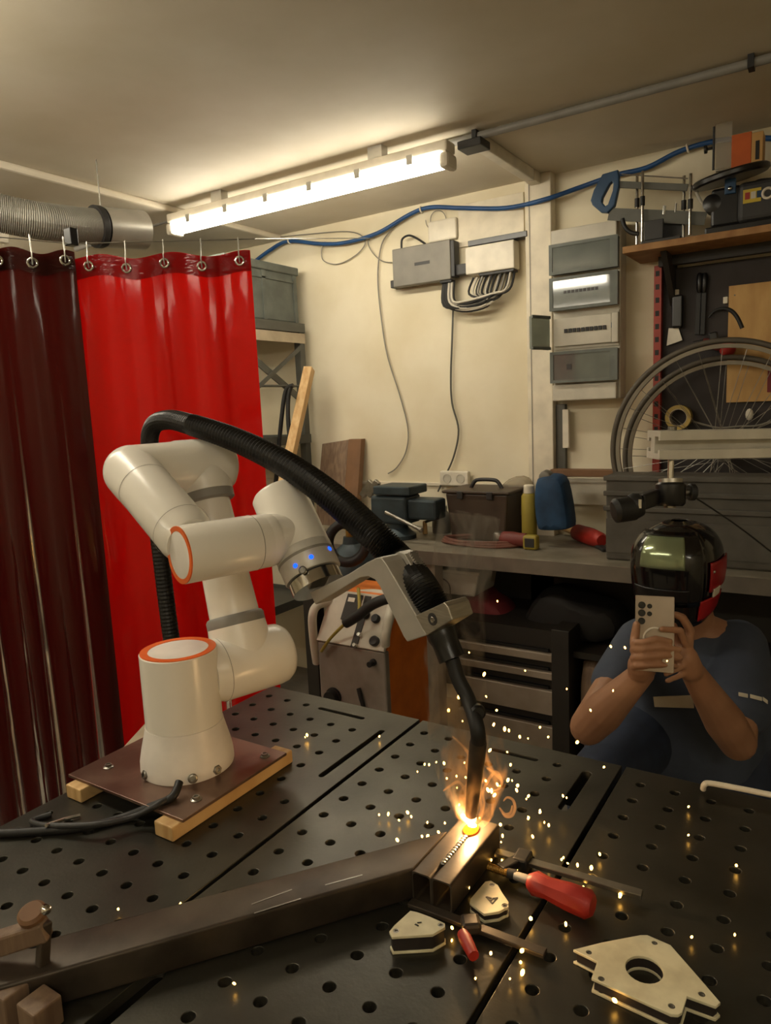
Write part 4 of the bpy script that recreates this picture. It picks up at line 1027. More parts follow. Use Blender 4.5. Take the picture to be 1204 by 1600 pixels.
labels_c = ['black', 'cablewhite', 'black', 'greycable', 'black', 'cablewhite', 'black', 'black', 'cablewhite', 'black', 'greycable', 'black', 'cablewhite', 'black']
ord_ = ['first', 'second', 'third', 'fourth', 'fifth', 'sixth', 'seventh', 'eighth', 'ninth', 'tenth', 'eleventh', 'twelfth', 'thirteenth', 'fourteenth']
for i in range(14):
    f = i / 13
    e = V((w0_.x + .03 + (w1_.x - w0_.x - .04) * f, Yc + .02 + .008 * (i % 3), zb2 - .012))
    s = b0 + V((-.02 + .05 * f, .01 * (i % 2), 0))
    mz = py(745, 478 - 10 * f + 4 * (i % 3), Yc).z
    pts = smooth_path([s, s + V((.005, -.01, -.08 - .02 * (1 - f))), V((py(728, 470, Yc).x, Yc - .01 + .008 * (i % 4), mz)), V((py(760 + 12 * f, 465, Yc).x, Yc - .006 + .008 * (i % 3), mz + .018)), e + V((-.02, -.01, -.07)), e], 5)
    o = MB().tube(pts, .0052, 8).build('patch_cable', labels_c[i], smooth=True)
    kind = {'black': 'black', 'cablewhite': 'white', 'greycable': 'grey'}[labels_c[i]]
    tag(o, f'{kind} patch cable drooping from grey network box to cream box, {ord_[i]} socket from left', 'cable', 'patch cables between the wall boxes')
# blue air hose along the wall top
bh = [(396, 410), (420, 392), (450, 377), (500, 381), (540, 379), (590, 364), (640, 335), (672, 324), (720, 325), (790, 325), (850, 312), (905, 293), (960, 274), (1010, 262), (1060, 237), (1110, 222), (1160, 216), (1215, 217), (1300, 226)]
tag(MB().tube(smooth_path([py(x, y, WY - .075 if 800 < x < 880 else WY - .03) for x, y in bh], 6), .0095, 12).build('air_hose', 'bluehose', smooth=True), 'blue compressed-air hose looping along the top of the back wall', 'hose')
for i, (x, y) in enumerate(((452, 377), (658, 328), (1074, 232))):
    q = py(x, y, WY - .03)
    tag(MB().torus(q, V((1, 0, .2)), .013, .004, 16, 8).build('hose_clip', 'whiteplastic', smooth=True), ['white clip on the blue hose above the grey crates', 'white clip on the blue hose above the network box', 'white clip on the blue hose left of the clear guard'][i], 'clip')
# loose wall cables
def wallcable(name, label, pts, r, m, Y=WY - .012):
    tag(MB().tube(smooth_path([py(x, y, Y) for x, y in pts], 6), r, 8).build(name, m, smooth=True), label, 'cable')
wallcable('hanging_cable', 'thin grey cable hanging free left of the network box', [(638, 335), (606, 365), (594, 390), (590, 440), (597, 510), (606, 560), (625, 620), (637, 670), (634, 705), (620, 730), (606, 740)], .0032, 'greycable')
wallcable('hanging_cable', 'dark power cable dropping from cabling down to the toolbox', [(708, 425), (708, 470), (706, 530), (704, 590), (706, 630), (716, 672), (708, 715), (692, 750), (684, 768)], .0045, 'rack', WY - .02)
wallcable('loose_cable', 'thin cable sagging in a loop under the blue hose', [(420, 372), (480, 366), (545, 362), (570, 375), (560, 395), (530, 412), (506, 408), (502, 392), (508, 378)], .0025, 'greycable')
wallcable('loose_cable', 'thin cable curling from the blue hose into the network box', [(585, 365), (575, 378), (582, 395), (597, 408), (612, 410)], .0025, 'greycable')
wallcable('power_lead', 'short black lead looping into the top of the network box', [(627, 388), (628, 374), (638, 368), (650, 372), (664, 381)], .005, 'black', WY - .05)
wallcable('coiled_wire', 'coil of thin white wire on the wall above the network box', [(690 + 14 * math.cos(a) - 1.2 * a, 345 + 16 * math.sin(a)) for a in [i * .5 for i in range(20)]], .002, 'greycable')
q0, q1 = py(668, 380, WY - .03), py(714, 326, WY - .03)
tag(MB().b2(q0.x, q1.x - .01, WY - .028, WY - .001, q0.z + .0, q1.z - .03).build('wall_plate', 'whiteplastic', bevel=.008), 'white rounded cover plate behind the coil of wire', 'cover')

# ------------------------------------------------------------------ breaker cabinet
Yb = WY - .115
L0, L1 = py(860, 500, Yb).x, py(966, 500, Yb).x
zz = lambda y: py(862, y, Yb).z
bc = thing('breaker_cabinet', 'tall ivory fuse cabinet with four smoked covers, one open', 'fuse cabinet', ((L0 + L1) / 2, WY, zz(628)))
MB().b2(L0, L1, Yb + .03, WY - .001, zz(627), zz(360)).build('back_box', 'breakwhite', bc, bevel=.005)
MB().b2(L0 + .002, L1 - .01, Yb + .005, Yb + .029, zz(627), zz(602)).build('bottom_fascia', 'breakwhite', bc, bevel=.004)
MB().b2(L0 + .002, L1 - .01, Yb + .005, Yb + .029, zz(383), zz(360)).build('top_fascia', 'breakwhite', bc, bevel=.004)
rows = ((384, 432), (436, 488), (494, 547), (551, 600))
for i, (ya_, yb_) in enumerate(rows):
    z1, z0 = zz(ya_), zz(yb_)
    MB().b2(L0 + .004, L1 - .004, Yb + .022, Yb + .0295, z0, z1).build('module_plate', 'breakwhite', bc)
    if i != 2:
        cv = MB().b2(L0, L1, Yb - .012, Yb - .004, z0 + .002, z1).build('smoked_cover', 'breakglass', bc, bevel=.004)
        for (xx0, xx1, zz0, zz1) in ((L0, L1, z0 + .002, z0 + .014), (L0, L1, z1 - .012, z1), (L0, L0 + .014, z0 + .014, z1 - .012), (L1 - .03, L1, z0 + .014, z1 - .012)):
            MB().b2(xx0, xx1, Yb - .0155, Yb - .0125, zz0, zz1).build('cover_frame', 'crate', cv)
        MB().b2(L0 + .004, L1 - .004, Yb - .0035, Yb + .0215, z0 + .004, z1 - .002).build('cover_box', 'crate', bc)
        if i == 3: MB().b2(L0 + .07, L0 + .09, Yb - .0135, Yb - .0121, (z0 + z1) / 2 - .01, (z0 + z1) / 2 + .012).build('warning_mark', 'dark', cv)
        if i == 1:
            for k in range(9): MB().b2(L0 + .06 + .016 * k, L0 + .072 + .016 * k, Yb - .0135, Yb - .0121, z0 + .066, z0 + .078).build('breaker_seen', 'dark', cv)
    else:
        fa = MB().b2(L0 + .01, L1 - .03, Yb + .008, Yb + .0215, z0 + .012, z1 - .012).build('fascia', 'breakwhite', bc, bevel=.003)
        MB().b2(L1 - .028, L1 - .002, Yb + .0, Yb + .0215, z0 + .01, z1 - .01).build('hinge_side', 'breakwhite', bc, bevel=.003)
        for k in range(10): MB().b2(L0 + .055 + .0175 * k, L0 + .069 + .0175 * k, Yb + .003, Yb + .0075, (z0 + z1) / 2 - .004, (z0 + z1) / 2 + .012).build('breaker_switch', 'black', fa, bevel=.001)
        MB().b2(L0 + .246, L0 + .262, Yb + .004, Yb + .0075, (z0 + z1) / 2, (z0 + z1) / 2 + .02).build('blue_switch', 'bluebag', fa)
        # open cover swings out to the left
        e = V((L0 - .003, Yb - .004, 0)); f = e + V((-.065, -.20, 0)) * .55
        MB().prism([(e.x, e.y, z0), (e.x, e.y, z1), (f.x, f.y, z1 - .004), (f.x, f.y, z0 + .004)], (-.012, .005, 0)).build('open_cover', 'smoked', bc)
        for za_, zb_2 in ((z0, z0 + .012), (z1 - .012, z1)): MB().prism([(e.x, e.y - .001, za_), (e.x, e.y - .001, zb_2), (f.x, f.y - .001, zb_2), (f.x, f.y - .001, za_)], (.006, -.003, 0)).build('cover_frame', 'crate', bc)
q0, q1 = py(868, 632, WY - .03), py(890, 735, WY - .03)
tag(MB().b2(q0.x, q1.x - .02, WY - .03, WY - .001, .95, q0.z).build('cable_batten', 'rack', bevel=.002), 'grey-brown vertical batten on the wall below the fuse cabinet', 'batten')
q0, q1 = py(878, 640, WY - .05), py(888, 700, WY - .05)
tag(MB().b2(q0.x, q1.x, WY - .05, WY - .031, q1.z, q0.z).build('white_strip', 'whiteplastic', bevel=.002), 'narrow white strip screwed on the vertical batten', 'strip')
q0, q1 = py(872, 746, WY - .03), py(948, 790, WY - .03)
tag(MB().b2(q0.x, q1.x, WY - .03, WY - .001, q1.z, q0.z).build('white_shelf_panel', 'whiteplastic', bevel=.003), 'white panel on the wall left of the big grey case', 'panel')
q0, q1 = py(862, 738, WY - .09), py(960, 744, WY - .09)
tag(MB().bar(V((q0.x, WY - .09, q0.z)), V((q1.x, WY - .09, q0.z)), .05, .03).build('wooden_rail', 'endgrain', bevel=.003), 'brown wooden rail above the white panel beside the wheels', 'rail')
# big grey case on the bench
Yg = BY + .10
q0, q1 = py(946, 742, Yg), py(1204, 900, Yg)
gc = thing('equipment_case', 'large dark grey ribbed case on the bench behind the welding mask', 'case', (q0.x + .5, Yg + .1, BZ))
zc = q0.z
MB().b2(q0.x, q0.x + 1.1, Yg, Yg + .13, BZ + .0005, zc).build('body', 'cabdark', gc, bevel=.008)
M['case'] = mat('case_grey', '56524b', .55, c2='4a463f')
for k in range(3): MB().b2(q0.x - .006, q0.x + 1.106, Yg - .012, Yg - .0005, zc - .02 - .055 * k, zc - .002 - .055 * k).build('rib', 'case', gc, bevel=.003)
MB().b2(q0.x + .002, q0.x + 1.098, Yg - .004, Yg - .0002, BZ + .03, zc - .16).build('front_panel', 'case', gc)
for xx in (.27, .62, .9): MB().b2(q0.x + xx - .006, q0.x + xx + .006, Yg - .009, Yg - .0045, BZ + .03, zc - .16).build('rib', 'case', gc)
gc.children[0].data.materials[0] = M['case']

# ------------------------------------------------------------------ shelf with saws at upper right
Ys = WY - .27
s0 = py(972, 391, Ys)
sh = thing('wall_shelf', 'chipboard shelf at upper right carrying the saw and sander', 'shelf', (s0.x + .6, WY - .13, s0.z))
zt3 = s0.z + .012
MB().b2(s0.x, s0.x + 1.5, Ys, WY - .001, zt3 - .024, zt3).build('board', 'shelfwood', sh, bevel=.002)
MB().b2(s0.x + .09, s0.x + 1.45, Ys + .17, Ys + .20, zt3 - .06, zt3 - .0245).build('rail', 'cabdark', sh)
for xx in (.12, 1.2): MB().prism([(s0.x + xx, WY - .002, zt3 - .0245), (s0.x + xx, Ys + .06, zt3 - .0245), (s0.x + xx, WY - .002, zt3 - .22)], (.02, 0, 0)).build('bracket', 'cabdark', sh)
# mitre saw
Ym = WY - .16
def mq(x, y, Y=Ym): return py(900 + x * 304 / 1204, 180 + y * 220 / 871, Y)
ms = thing('mitre_box_saw', 'mitre box with blue-handled saw held on four chrome posts', 'saw', V((mq(500, 750).x, Ym, zt3)))
q0, q1 = mq(420, 640), mq(660, 745)
MB().b2(q0.x, q1.x, Ym - .05, Ym + .05, zt3 + .0005, zt3 + .022).build('base', 'dark', ms, bevel=.003)
MB().b2(q0.x + .01, q1.x - .005, Ym + .03, Ym + .045, zt3 + .0225, q0.z).build('fence', 'dark', ms, bevel=.002)
MB().b2(q0.x + .01, q1.x - .06, Ym - .045, Ym - .032, zt3 + .0225, q0.z - .02).build('fence', 'dark', ms, bevel=.002)
for x, dy in ((375, .02), (408, -.02), (662, .02), (702, -.02)):
    a_ = mq(x, 700 if x < 500 else 720, Ym + dy); b_ = mq(x + 4, 345 if x in (408, 702) else 370, Ym + dy)
    if x > 500: b_ = mq(x + 4, 362 if x == 702 else 375, Ym + dy)
    MB().cyl(V((a_.x, Ym + dy, zt3 + .0225)), V((a_.x, Ym + dy, b_.z)), .0055, n=14).build('guide_post', 'chrome', ms, smooth=True)
    MB().cyl(V((a_.x, Ym + dy, (a_.z + b_.z) / 2 + .012)), V((a_.x, Ym + dy, (a_.z + b_.z) / 2 - .02)), .009, n=12).build('post_collar', 'black', ms, smooth=True)
MB().bar(mq(240, 428), mq(690, 448), .008, .024).build('saw_spine', 'rack', ms, bevel=.002)
MB().cyl(mq(280, 365), mq(690, 392), .0025, n=8).build('tension_rod', 'steel', ms)
MB().bar(mq(200, 612), mq(800, 640), .0025, .045).build('blade', 'rack', ms)
hl_o = [(170, 375), (255, 350), (262, 380), (262, 440), (235, 560), (195, 600), (160, 598), (110, 555), (100, 530), (118, 470)]
hl_i = [(205, 425), (228, 405), (240, 425), (236, 470), (205, 560), (180, 575), (155, 545), (160, 510)]
def to2(p): q = mq(*p); return (q.x, q.z)
oc = [to2(p) for p in hl_o]; ic = [to2(p) for p in hl_i]
cx0, cz0 = oc[0]
me = flat([(x - cx0, z - cz0) for x, z in oc], [[(x - cx0, z - cz0) for x, z in ic]], .026, .004)
me.transform(Matrix.Translation(V((cx0, Ym - .013, cz0)) - WL[ms]) @ Matrix.Rotation(PI / 2, 4, 'X') @ Matrix.Translation((0, 0, 0)))
link('handle', me, 'blue', ms, smooth=True)
MB().tube(smooth_path([mq(285, 640), mq(300, 690), mq(335, 725), mq(385, 735)], 4), .008, 10).build('lever', 'black', ms, smooth=True)
MB().cyl(mq(540, 615), mq(546, 560), .006, n=10).build('stop_pin', 'chrome', ms)
MB().cyl(mq(612, 600), mq(617, 545), .003, n=8).build('stop_rod', 'steel', ms)
# disc / belt sander
Yd = WY - .15
def sq(x, y, Y=Yd): return py(900 + x * 304 / 1204, 180 + y * 220 / 871, Y)
ds = thing('bench_sander', 'black bench sander with round table and upright orange abrasive block', 'sander', V((sq(1000, 690).x, Yd, zt3)))
q0, q1 = sq(815, 640), sq(1240, 690)
MB().b2(q0.x, q1.x, Yd - .07, Yd + .07, zt3 + .0005, zt3 + .03).build('base', 'blackg', ds, bevel=.005)
q2, q3 = sq(1010, 440), sq(1260, 620)
mot = MB().b2(q2.x, q3.x, Yd - .055, Yd + .055, zt3 + .0305, q2.z).build('motor', 'dark', ds, bevel=.018, seg=3)
c = sq(850, 560); MB().lathe(V((c.x, Yd - .0, c.z)), V((0, -1, 0)), [(.012, -.03), (.03, -.03), (.03, .045), (.012, .05)], 24).build('pivot_head', 'blackg', ds, smooth=True)
c = sq(940, 520); MB().b2(c.x - .05, c.x + .045, Yd - .045, Yd + .045, zt3 + .0305, sq(940, 460).z).build('gear_case', 'blackg', ds, bevel=.01)
c = sq(930, 385); R_ = Matrix.Rotation(-.17, 3, 'Y')
MB().lathe(V((c.x + .012, Yd, c.z)), V((-.14, -.15, 1)), [(.118, -.012), (.125, -.006), (.125, .006), (.118, .012)], 40).build('round_table', 'blackg', ds, smooth=True)
arc = [sq(740, 440), sq(748, 490), sq(775, 540), sq(815, 568), sq(855, 550)]
MB().tube(smooth_path(arc, 5), .006, 10).build('scale_arc', 'breakwhite', ds, smooth=True)
q4, q5 = sq(868, 75), sq(966, 330)
MB().b2(q4.x, q5.x, Yd - .03, Yd - .026, q5.z, q4.z).build('clear_guard', 'clear', ds)
MB().b2(q4.x, q5.x, Yd - .004, Yd + .01, q5.z, sq(900, 180).z).build('guard_plate', 'alum', ds)
MB().cyl(V((q4.x - .004, Yd - .028, q5.z)), V((q4.x - .004, Yd - .028, q4.z - .005)), .004, n=8).build('guard_post', 'dark', ds)
c = sq(806, 222); MB().lathe(V((c.x, Yd - .02, c.z)), V((1, 0, 0)), [(.004, -.004), (.014, -.004), (.014, .004), (.005, .006), (.005, .03)], 12).build('lock_knob', 'black', ds, smooth=True)
q6, q7 = sq(970, 150), sq(1088, 335)
MB().b2(q6.x, q7.x - .001, Yd - .035, Yd + .03, q7.z, q6.z + .004).build('abrasive_block', 'sand', ds, bevel=.002)
q8 = sq(1165, 115)
MB().b2(q7.x, q8.x, Yd - .04, Yd + .03, q7.z, q8.z).build('wood_block', 'ply', ds, bevel=.002)
q = sq(1128, 235)
MB().b2(q.x - .006, q.x + .006, Yd - .0415, Yd - .0402, q.z - .03, q.z + .03).build('print', 'mark', ds)
q0, q1 = sq(1045, 488), sq(1152, 552)
MB().b2(q0.x, q1.x, Yd - .058, Yd - .0552, q1.z, q0.z).build('label', 'label_y', mot)
for k, mm in enumerate(('redhandle', 'breakwhite', 'bluebag')):
    MB().b2(q0.x + .006 + .018 * k, q0.x + .021 + .018 * k, Yd - .0592, Yd - .0582, q1.z + .012, q0.z - .01).build('label_patch', mm, mot)
c = sq(1195, 505); MB().torus(V((c.x, Yd - .058, c.z)), V((0, 1, 0)), .016, .0045, 24, 8).build('dial_ring', 'whiteplastic', mot, smooth=True)
c = sq(965, 470); MB().b2(c.x - .018, c.x + .018, Yd - .056, Yd - .0455, c.z - .02, c.z + .03).build('blue_bracket', 'blue', ds, bevel=.003)
MB().sph((c.x, Yd - .06, c.z - .004), .008, 12).build('adjust_screw', 'chrome', ds, smooth=True)
MB().tube(smooth_path([sq(1040, 450), sq(1080, 425), sq(1140, 400), sq(1230, 392)], 5), .004, 8).build('power_cord', 'blackg', ds, smooth=True)

# ------------------------------------------------------------------ tool board
Yp = WY - .022
q0, q1 = py(1036, 420, Yp), py(1036, 672, Yp)
bd = thing('tool_board', 'dark tool board with red edge upright on the back wall', 'tool board', (q0.x + .5, WY, q1.z))
MB().b2(q0.x, q0.x + 1.2, Yp, WY - .001, q1.z - .25, q0.z - .005).build('panel', 'board', bd)
MB().b2(q0.x - .028, q0.x - .0005, Yp - .03, WY - .001, q1.z - .25, q0.z + .01).build('red_upright', 'redmetal', bd)
for k in range(13): MB().b2(q0.x - .022, q0.x - .008, Yp - .0312, Yp - .0302, q0.z - .03 - .05 * k, q0.z - .01 - .05 * k).build('slot', 'mark', bd)
def tqd(x, y, Y=Yp - .012): return py(940 + x * 264 / 1204, 400 + y * 340 / 1551, Y)
def hook(x, y, label):
    q = tqd(x, y); 
    t = tag(MB().b2(q.x - .008, q.x + .008, Yp - .016, Yp - .0005, q.z - .012, q.z + .012).build('board_hook', 'whiteplastic', bevel=.002), label, 'hook'); return t
hook(532, 262, 'white hook above the black-handled scraper'); hook(880, 315, 'white hook left of the plywood panel')
q0, q1 = tqd(478, 285), tqd(588, 510)
t = thing('scraper', 'broad scraper with black handle hanging on the tool board', 'scraper', V(((q0.x + q1.x) / 2, Yp - .02, q1.z - .07)))
MB().b2(q0.x + .012, q1.x - .006, Yp - .03, Yp - .006, q1.z, q0.z).build('handle', 'blackg', t, bevel=.008, seg=3)
pts = [tqd(475, 515), tqd(545, 515), tqd(572, 600), tqd(460, 640)]
MB().prism(pts, (0, .003, 0)).build('blade', 'whiteplastic', t)
for nm, x, lab in (('file', 690, 'long black file hanging left of its twin on the tool board'), ('file', 730, 'long black file hanging nearest the curved black bar')):
    a_, b_ = tqd(x + (8 if x < 700 else 4), 120), tqd(x - (12 if x < 700 else 14), 560)
    t = thing(nm, lab, 'file', V((b_.x, Yp - .012, b_.z)))
    MB().bar(a_.lerp(b_, .32), b_, .006, .016, up=V((1, 0, 0))).build('blade', 'black', t, bevel=.001)
    MB().tube([a_, a_.lerp(b_, .06), a_.lerp(b_, .25), a_.lerp(b_, .32)], [.006, .011, .010, .005], 12).build('handle', 'blackg', t, smooth=True)
tag(MB().tube(smooth_path([tqd(760, 440), tqd(800, 395), tqd(860, 375), tqd(920, 390), tqd(965, 440), tqd(1000, 515)], 5), [.003 + .0004 * min(i, 12) for i in range(26)], 10).build('pry_bar', 'black', smooth=True), 'black curved bar hooked over the plywood panel corner', 'bar')
g0 = tqd(870, 640, Yp - .05)
t = thing('hand_drill', 'red cordless tool hanging beside the plywood panel', 'power tool', g0)
MB().sph(tqd(895, 650, Yp - .05), .03, 16, (1, .9, 1.25)).build('housing', 'redhandle', t, smooth=True)
a_, b_ = tqd(720, 620, Yp - .05), tqd(870, 640, Yp - .05)
MB().cyl(a_, b_, .018, .022, 16).build('barrel', 'reddull', t, smooth=True)
MB().cyl(tqd(650, 625, Yp - .05), a_, .009, .014, 14).build('chuck', 'dark', t, smooth=True)
MB().bar(tqd(800, 600, Yp - .05), tqd(790, 545, Yp - .05), .026, .03).build('trigger_grip', 'blackg', t, bevel=.005)
q0, q1 = tqd(905, 235), tqd(895, 1045)
t = MB().b2(q0.x, q0.x + .30, Yp - .014, Yp - .0005, q1.z, q0.z + .01).build('plywood_panel', 'ply', bevel=.001)
tag(t, 'plain plywood rectangle screwed on the tool board', 'panel')
MB().sph((q0.x + .02, Yp - .0145, q0.z - .025), .003, 8).build('screw', 'steel', t)
q0, q1 = tqd(1182, 790, Yp - .02), tqd(1204, 970, Yp - .02)
tag(MB().b2(q0.x, q0.x + .1, Yp - .022, Yp - .0145, q1.z, q0.z).build('dark_card', 'redbag'), 'dark maroon card overlapping the plywood panel edge', 'card')
c = tqd(548, 1150, Yp - .03)
t = thing('tape_roll', 'roll of yellow tape hanging at the foot of the red upright', 'tape', c - UP * .05)
MB().lathe(c, V((0, -1, 0)), [(.034, -.02), (.048, -.02), (.048, .02), (.034, .02), (.034, -.02)], 40, cap=False).build('tape', 'tape', t, smooth=True)
MB().lathe(c, V((0, -1, 0)), [(.031, -.021), (.0338, -.021), (.0338, .021), (.031, .021), (.031, -.021)], 40, cap=False).build('core', 'pale', t, smooth=True)
tag(MB().tube(smooth_path([tqd(650, 1180), tqd(720, 1200), tqd(830, 1225), tqd(980, 1215), tqd(1100, 1210), tqd(1204, 1180)], 5), .004, 8).build('dangling_cord', 'greycable', smooth=True), 'grey cord drooping along the foot of the tool board', 'cord')
c = tqd(1050, 1130, Yp - .03)
tag(MB().sph(c, .014, 12, (1, .7, 1.6)).build('white_clip', 'whiteplastic', smooth=True), 'small white clip under the plywood panel', 'clip')

# ------------------------------------------------------------------ bicycle wheels
def wheel(label, cx, cy, R, Y, tilt, nsp=28):
    c = py(cx, cy, Y); n = V((0, -math.cos(tilt), math.sin(tilt)))
    t = thing('bicycle_wheel', label, 'wheel', c)
    MB().torus(c, n, R - .010, .0105, 96, 10).build('tyre', 'rubber', t, smooth=True)
    MB().lathe(c, n, [(R - .022, -.009), (R - .022, .009), (R - .036, .007), (R - .036, -.007), (R - .022, -.009)], 96, cap=False).build('rim', 'rim', t, smooth=True)
    MB().lathe(c, n, [(.009, -.05), (.009, -.036), (.022, -.034), (.022, -.03), (.012, -.026), (.012, .026), (.022, .03), (.022, .034), (.009, .036), (.009, .05)], 20).build('hub', 'steel', t, smooth=True)
    x, y = frame(n)
    for i in range(nsp):
        a = 2 * PI * i / nsp; s = 1 if i % 2 else -1; a2 = a + (.9 if (i // 2) % 2 else -.9)
        p = c + (x * math.cos(a2) + y * math.sin(a2)) * .021 + n * .03 * s
        q = c + (x * math.cos(a) + y * math.sin(a)) * (R - .036)
        MB().tube([p, q], .0011, 5).build('spoke', 'steel', t)
wheel('large bicycle wheel with pale rim, leaning in front of the tool board', 1124, 700, .39, 2.82, .03)
wheel('slightly smaller bicycle wheel just behind the other wheel', 1130, 712, .372, 2.94, .03)

# ------------------------------------------------------------------ aluminium profile with clamp at right
e0 = pd(1020, 695, 1.0); e1 = pd(1300, 690, 1.02)
dx = (e1 - e0).normalized(); dz = (UP - dx * UP.dot(dx)).normalized(); dyv = dz.cross(dx)
pf = thing('aluminium_profile', 'horizontal slotted aluminium profile reaching in from the right', 'profile', e0)
h = .0395
prof = [(-.02, -.0197), (.02, -.0197), (.02, -.0065), (.0145, -.0065), (.0145, -.0115), (.004, -.0115), (.004, .0115), (.0145, .0115), (.0145, .0065), (.02, .0065), (.02, .0197), (-.02, .0197), (-.02, .0045), (-.0145, .0045), (-.0145, .0095), (-.008, .0095), (-.008, -.0095), (-.0145, -.0095), (-.0145, -.0045), (-.02, -.0045)]
MB().prism([e0 + dyv * (-a_) + dz * b_ for a_, b_ in prof], dx * 1.4).build('extrusion', 'anod', pf, bevel=.0006)
MB().b2(e0.x + 1.1, e0.x + 1.14, e0.y + .55, e0.y + .6, 0, e0.z - .03).build('post', 'alum', pf)
c = pd(1050, 671, 1.0)
MB().lathe(c, dz, [(.006, -.001), (.006, .004), (.0035, .0045)], 14).build('bolt_head', 'steel', pf, smooth=True)
ca = thing('clamp_arm', 'black clamp with threaded rod hanging below the aluminium profile', 'clamp', pd(1048, 790, 1.0))
MB().cyl(pd(1048, 717, 1.0), pd(1047, 752, 1.0), .0042, n=14).build('threaded_rod', 'chrome', ca, smooth=True)
MB().cyl(pd(1047, 748, 1.0), pd(1047, 754, 1.0), .016, n=28).build('washer', 'alu', ca, smooth=True)
MB().tube([pd(1047, 754, 1.0), pd(1047, 758, 1.0), pd(1046, 786, 1.0), pd(1046, 791, 1.0)], [.017, .0205, .0205, .017], 28).build('clamp_head', 'blackg', ca, smooth=True)
MB().cyl(pd(1046, 791, 1.0), pd(1046, 794, 1.0), .008, n=16).build('end_nut', 'steel', ca, smooth=True)
MB().cyl(pd(1064, 770, 1.0), pd(1076, 769, 1.0), .005, n=12).build('stub', 'steel', ca, smooth=True)
MB().tube([pd(1075, 769, 1.0), pd(1077, 769, 1.0), pd(1084, 769, 1.0), pd(1086, 769, 1.0)], [.010, .012, .012, .010], 20).build('lock_wheel', 'black', ca, smooth=True)
MB().bar(pd(1028, 775, 1.0), pd(1000, 785, .99), .016, .022).build('joint_arm', 'blackg', ca, bevel=.003)
MB().tube([pd(1000, 788, .985), pd(992, 790, .985), pd(985, 792, .985)], [.016, .018, .016], 20).build('joint_ball', 'black', ca, smooth=True)
MB().tube([pd(992, 793, .985), pd(989, 794, .985), pd(962, 798, .98), pd(958, 799, .98)], [.013, .017, .017, .013], 24).build('hand_knob', 'black', ca, smooth=True)
MB().box(pd(1000, 787, .968), (.004, .004, .012)).build('chrome_pin', 'chrome', ca)
tag(MB().tube(smooth_path([pd(1086, 778, 1.0), pd(1120, 800, 1.01), pd(1160, 828, 1.02), pd(1204, 862, 1.03), pd(1260, 905, 1.05)], 5), .0012, 6).build('thin_lead', 'black', smooth=True), 'thin black lead running from the clamp down to the right', 'cable')

# ------------------------------------------------------------------ welding power source behind the table
Yw = 1.95
def wq(x, y, Y=Yw): return py(480 + x * 240 / 1204, 880 + y * 260 / 1304, Y)
c0 = wq(90, 650); c1 = wq(610, 700)
x0, x1 = wq(90, 800).x, wq(610, 800).x
ztp = wq(350, 660).z
wm = thing('welding_machine', 'grey welding machine with orange side and sloped control panel', 'welding machine', ((x0 + x1) / 2, Yw + .3, 0))
wdp = .30
MB().b2(x0, x1, Yw, Yw + .03, .14, ztp).build('front_panel', 'welder', wm, bevel=.006)
zb3 = wq(500, 330).z
MB().prism([(x1 - .004, Yw + .031, .14), (x1 - .004, Yw + wdp, .14), (x1 - .004, Yw + wdp, zb3), (x1 - .004, Yw + .10, zb3), (x1 - .004, Yw + .031, ztp)], (-(x1 - x0) + .008, 0, 0)).build('body', 'orangeside', wm, bevel=.004)
# sloped control panel
pa0 = V((x0, Yw + .004, ztp)); pa1 = V((x1, Yw + .004, ztp)); sl = V((0, .11, zb3 - ztp)); sln = V((0, -(zb3 - ztp), .11)).normalized()
cpn = MB().prism([pa0, pa1, pa1 + sl, pa0 + sl], sln * .012).build('control_panel', 'breakwhite', wm, bevel=.002)
def cp(u, v): return pa0 + (pa1 - pa0) * u + sl * v + sln * .0125
MB().prism([cp(.27, .45), cp(.50, .45), cp(.50, .95), cp(.27, .95)], sln * .003).build('display', 'cabdark', cpn)
MB().prism([cp(.30, .80), cp(.40, .80), cp(.40, .88), cp(.30, .88)], sln * .0042).build('display_text', 'whiteplastic', cpn)
for u, v, r, mm in ((.62, .6, .016, 'black'), (.78, .55, .016, 'black'), (.62, .22, .009, 'chrome'), (.60, .02, .008, 'chrome'), (.85, .15, .018, 'dark'), (.72, .85, .012, 'dark')):
    MB().lathe(cp(u, v), sln, [(r, 0), (r, .012), (r * .8, .016)], 18).build('knob', mm, cpn, smooth=True)
MB().prism([cp(.53, -.02), cp(.62, -.02), cp(.62, .95), cp(.53, .95)], sln * .003).build('dark_strip', 'cabdark', cpn)
hb = smooth_path([wq(75, 780, Yw + .02), wq(50, 600, Yw + .0), wq(40, 420, Yw + .0), wq(75, 335, Yw + .03), wq(170, 300, Yw + .08), wq(330, 250, Yw + .14), wq(560, 240, Yw + .16), wq(650, 300, Yw + .13), wq(640, 420, Yw + .04), wq(615, 560, Yw - .0), wq(612, 640, Yw + .01)], 6)
MB().tube(hb, .016, 14).build('tube_handle', 'breakwhite', wm, smooth=True)
for x, y, r in ((520, 775, .010), (210, 1040, .026)):
    MB().lathe(wq(x, y), V((0, -1, 0)), [(r * 1.25, 0), (r * 1.25, .008), (r, .01), (r, .03), (r * .6, .03)], 20).build('connector', 'black', wm, smooth=True)
MB().tube(smooth_path([wq(300, 470, Yw - .05), wq(400, 410, Yw - .05), wq(500, 330, Yw - .04), wq(620, 280, Yw - .03), wq(760, 260, Yw)], 5), .018, 12).build('torch_lead', 'black', wm, smooth=True)
MB().tube(smooth_path([wq(400, 980, Yw - .004), wq(420, 1060, Yw - .01), wq(440, 1140, Yw - .01), wq(450, 1300, Yw - .01)], 4), .008, 10).build('earth_lead', 'black', wm, smooth=True)
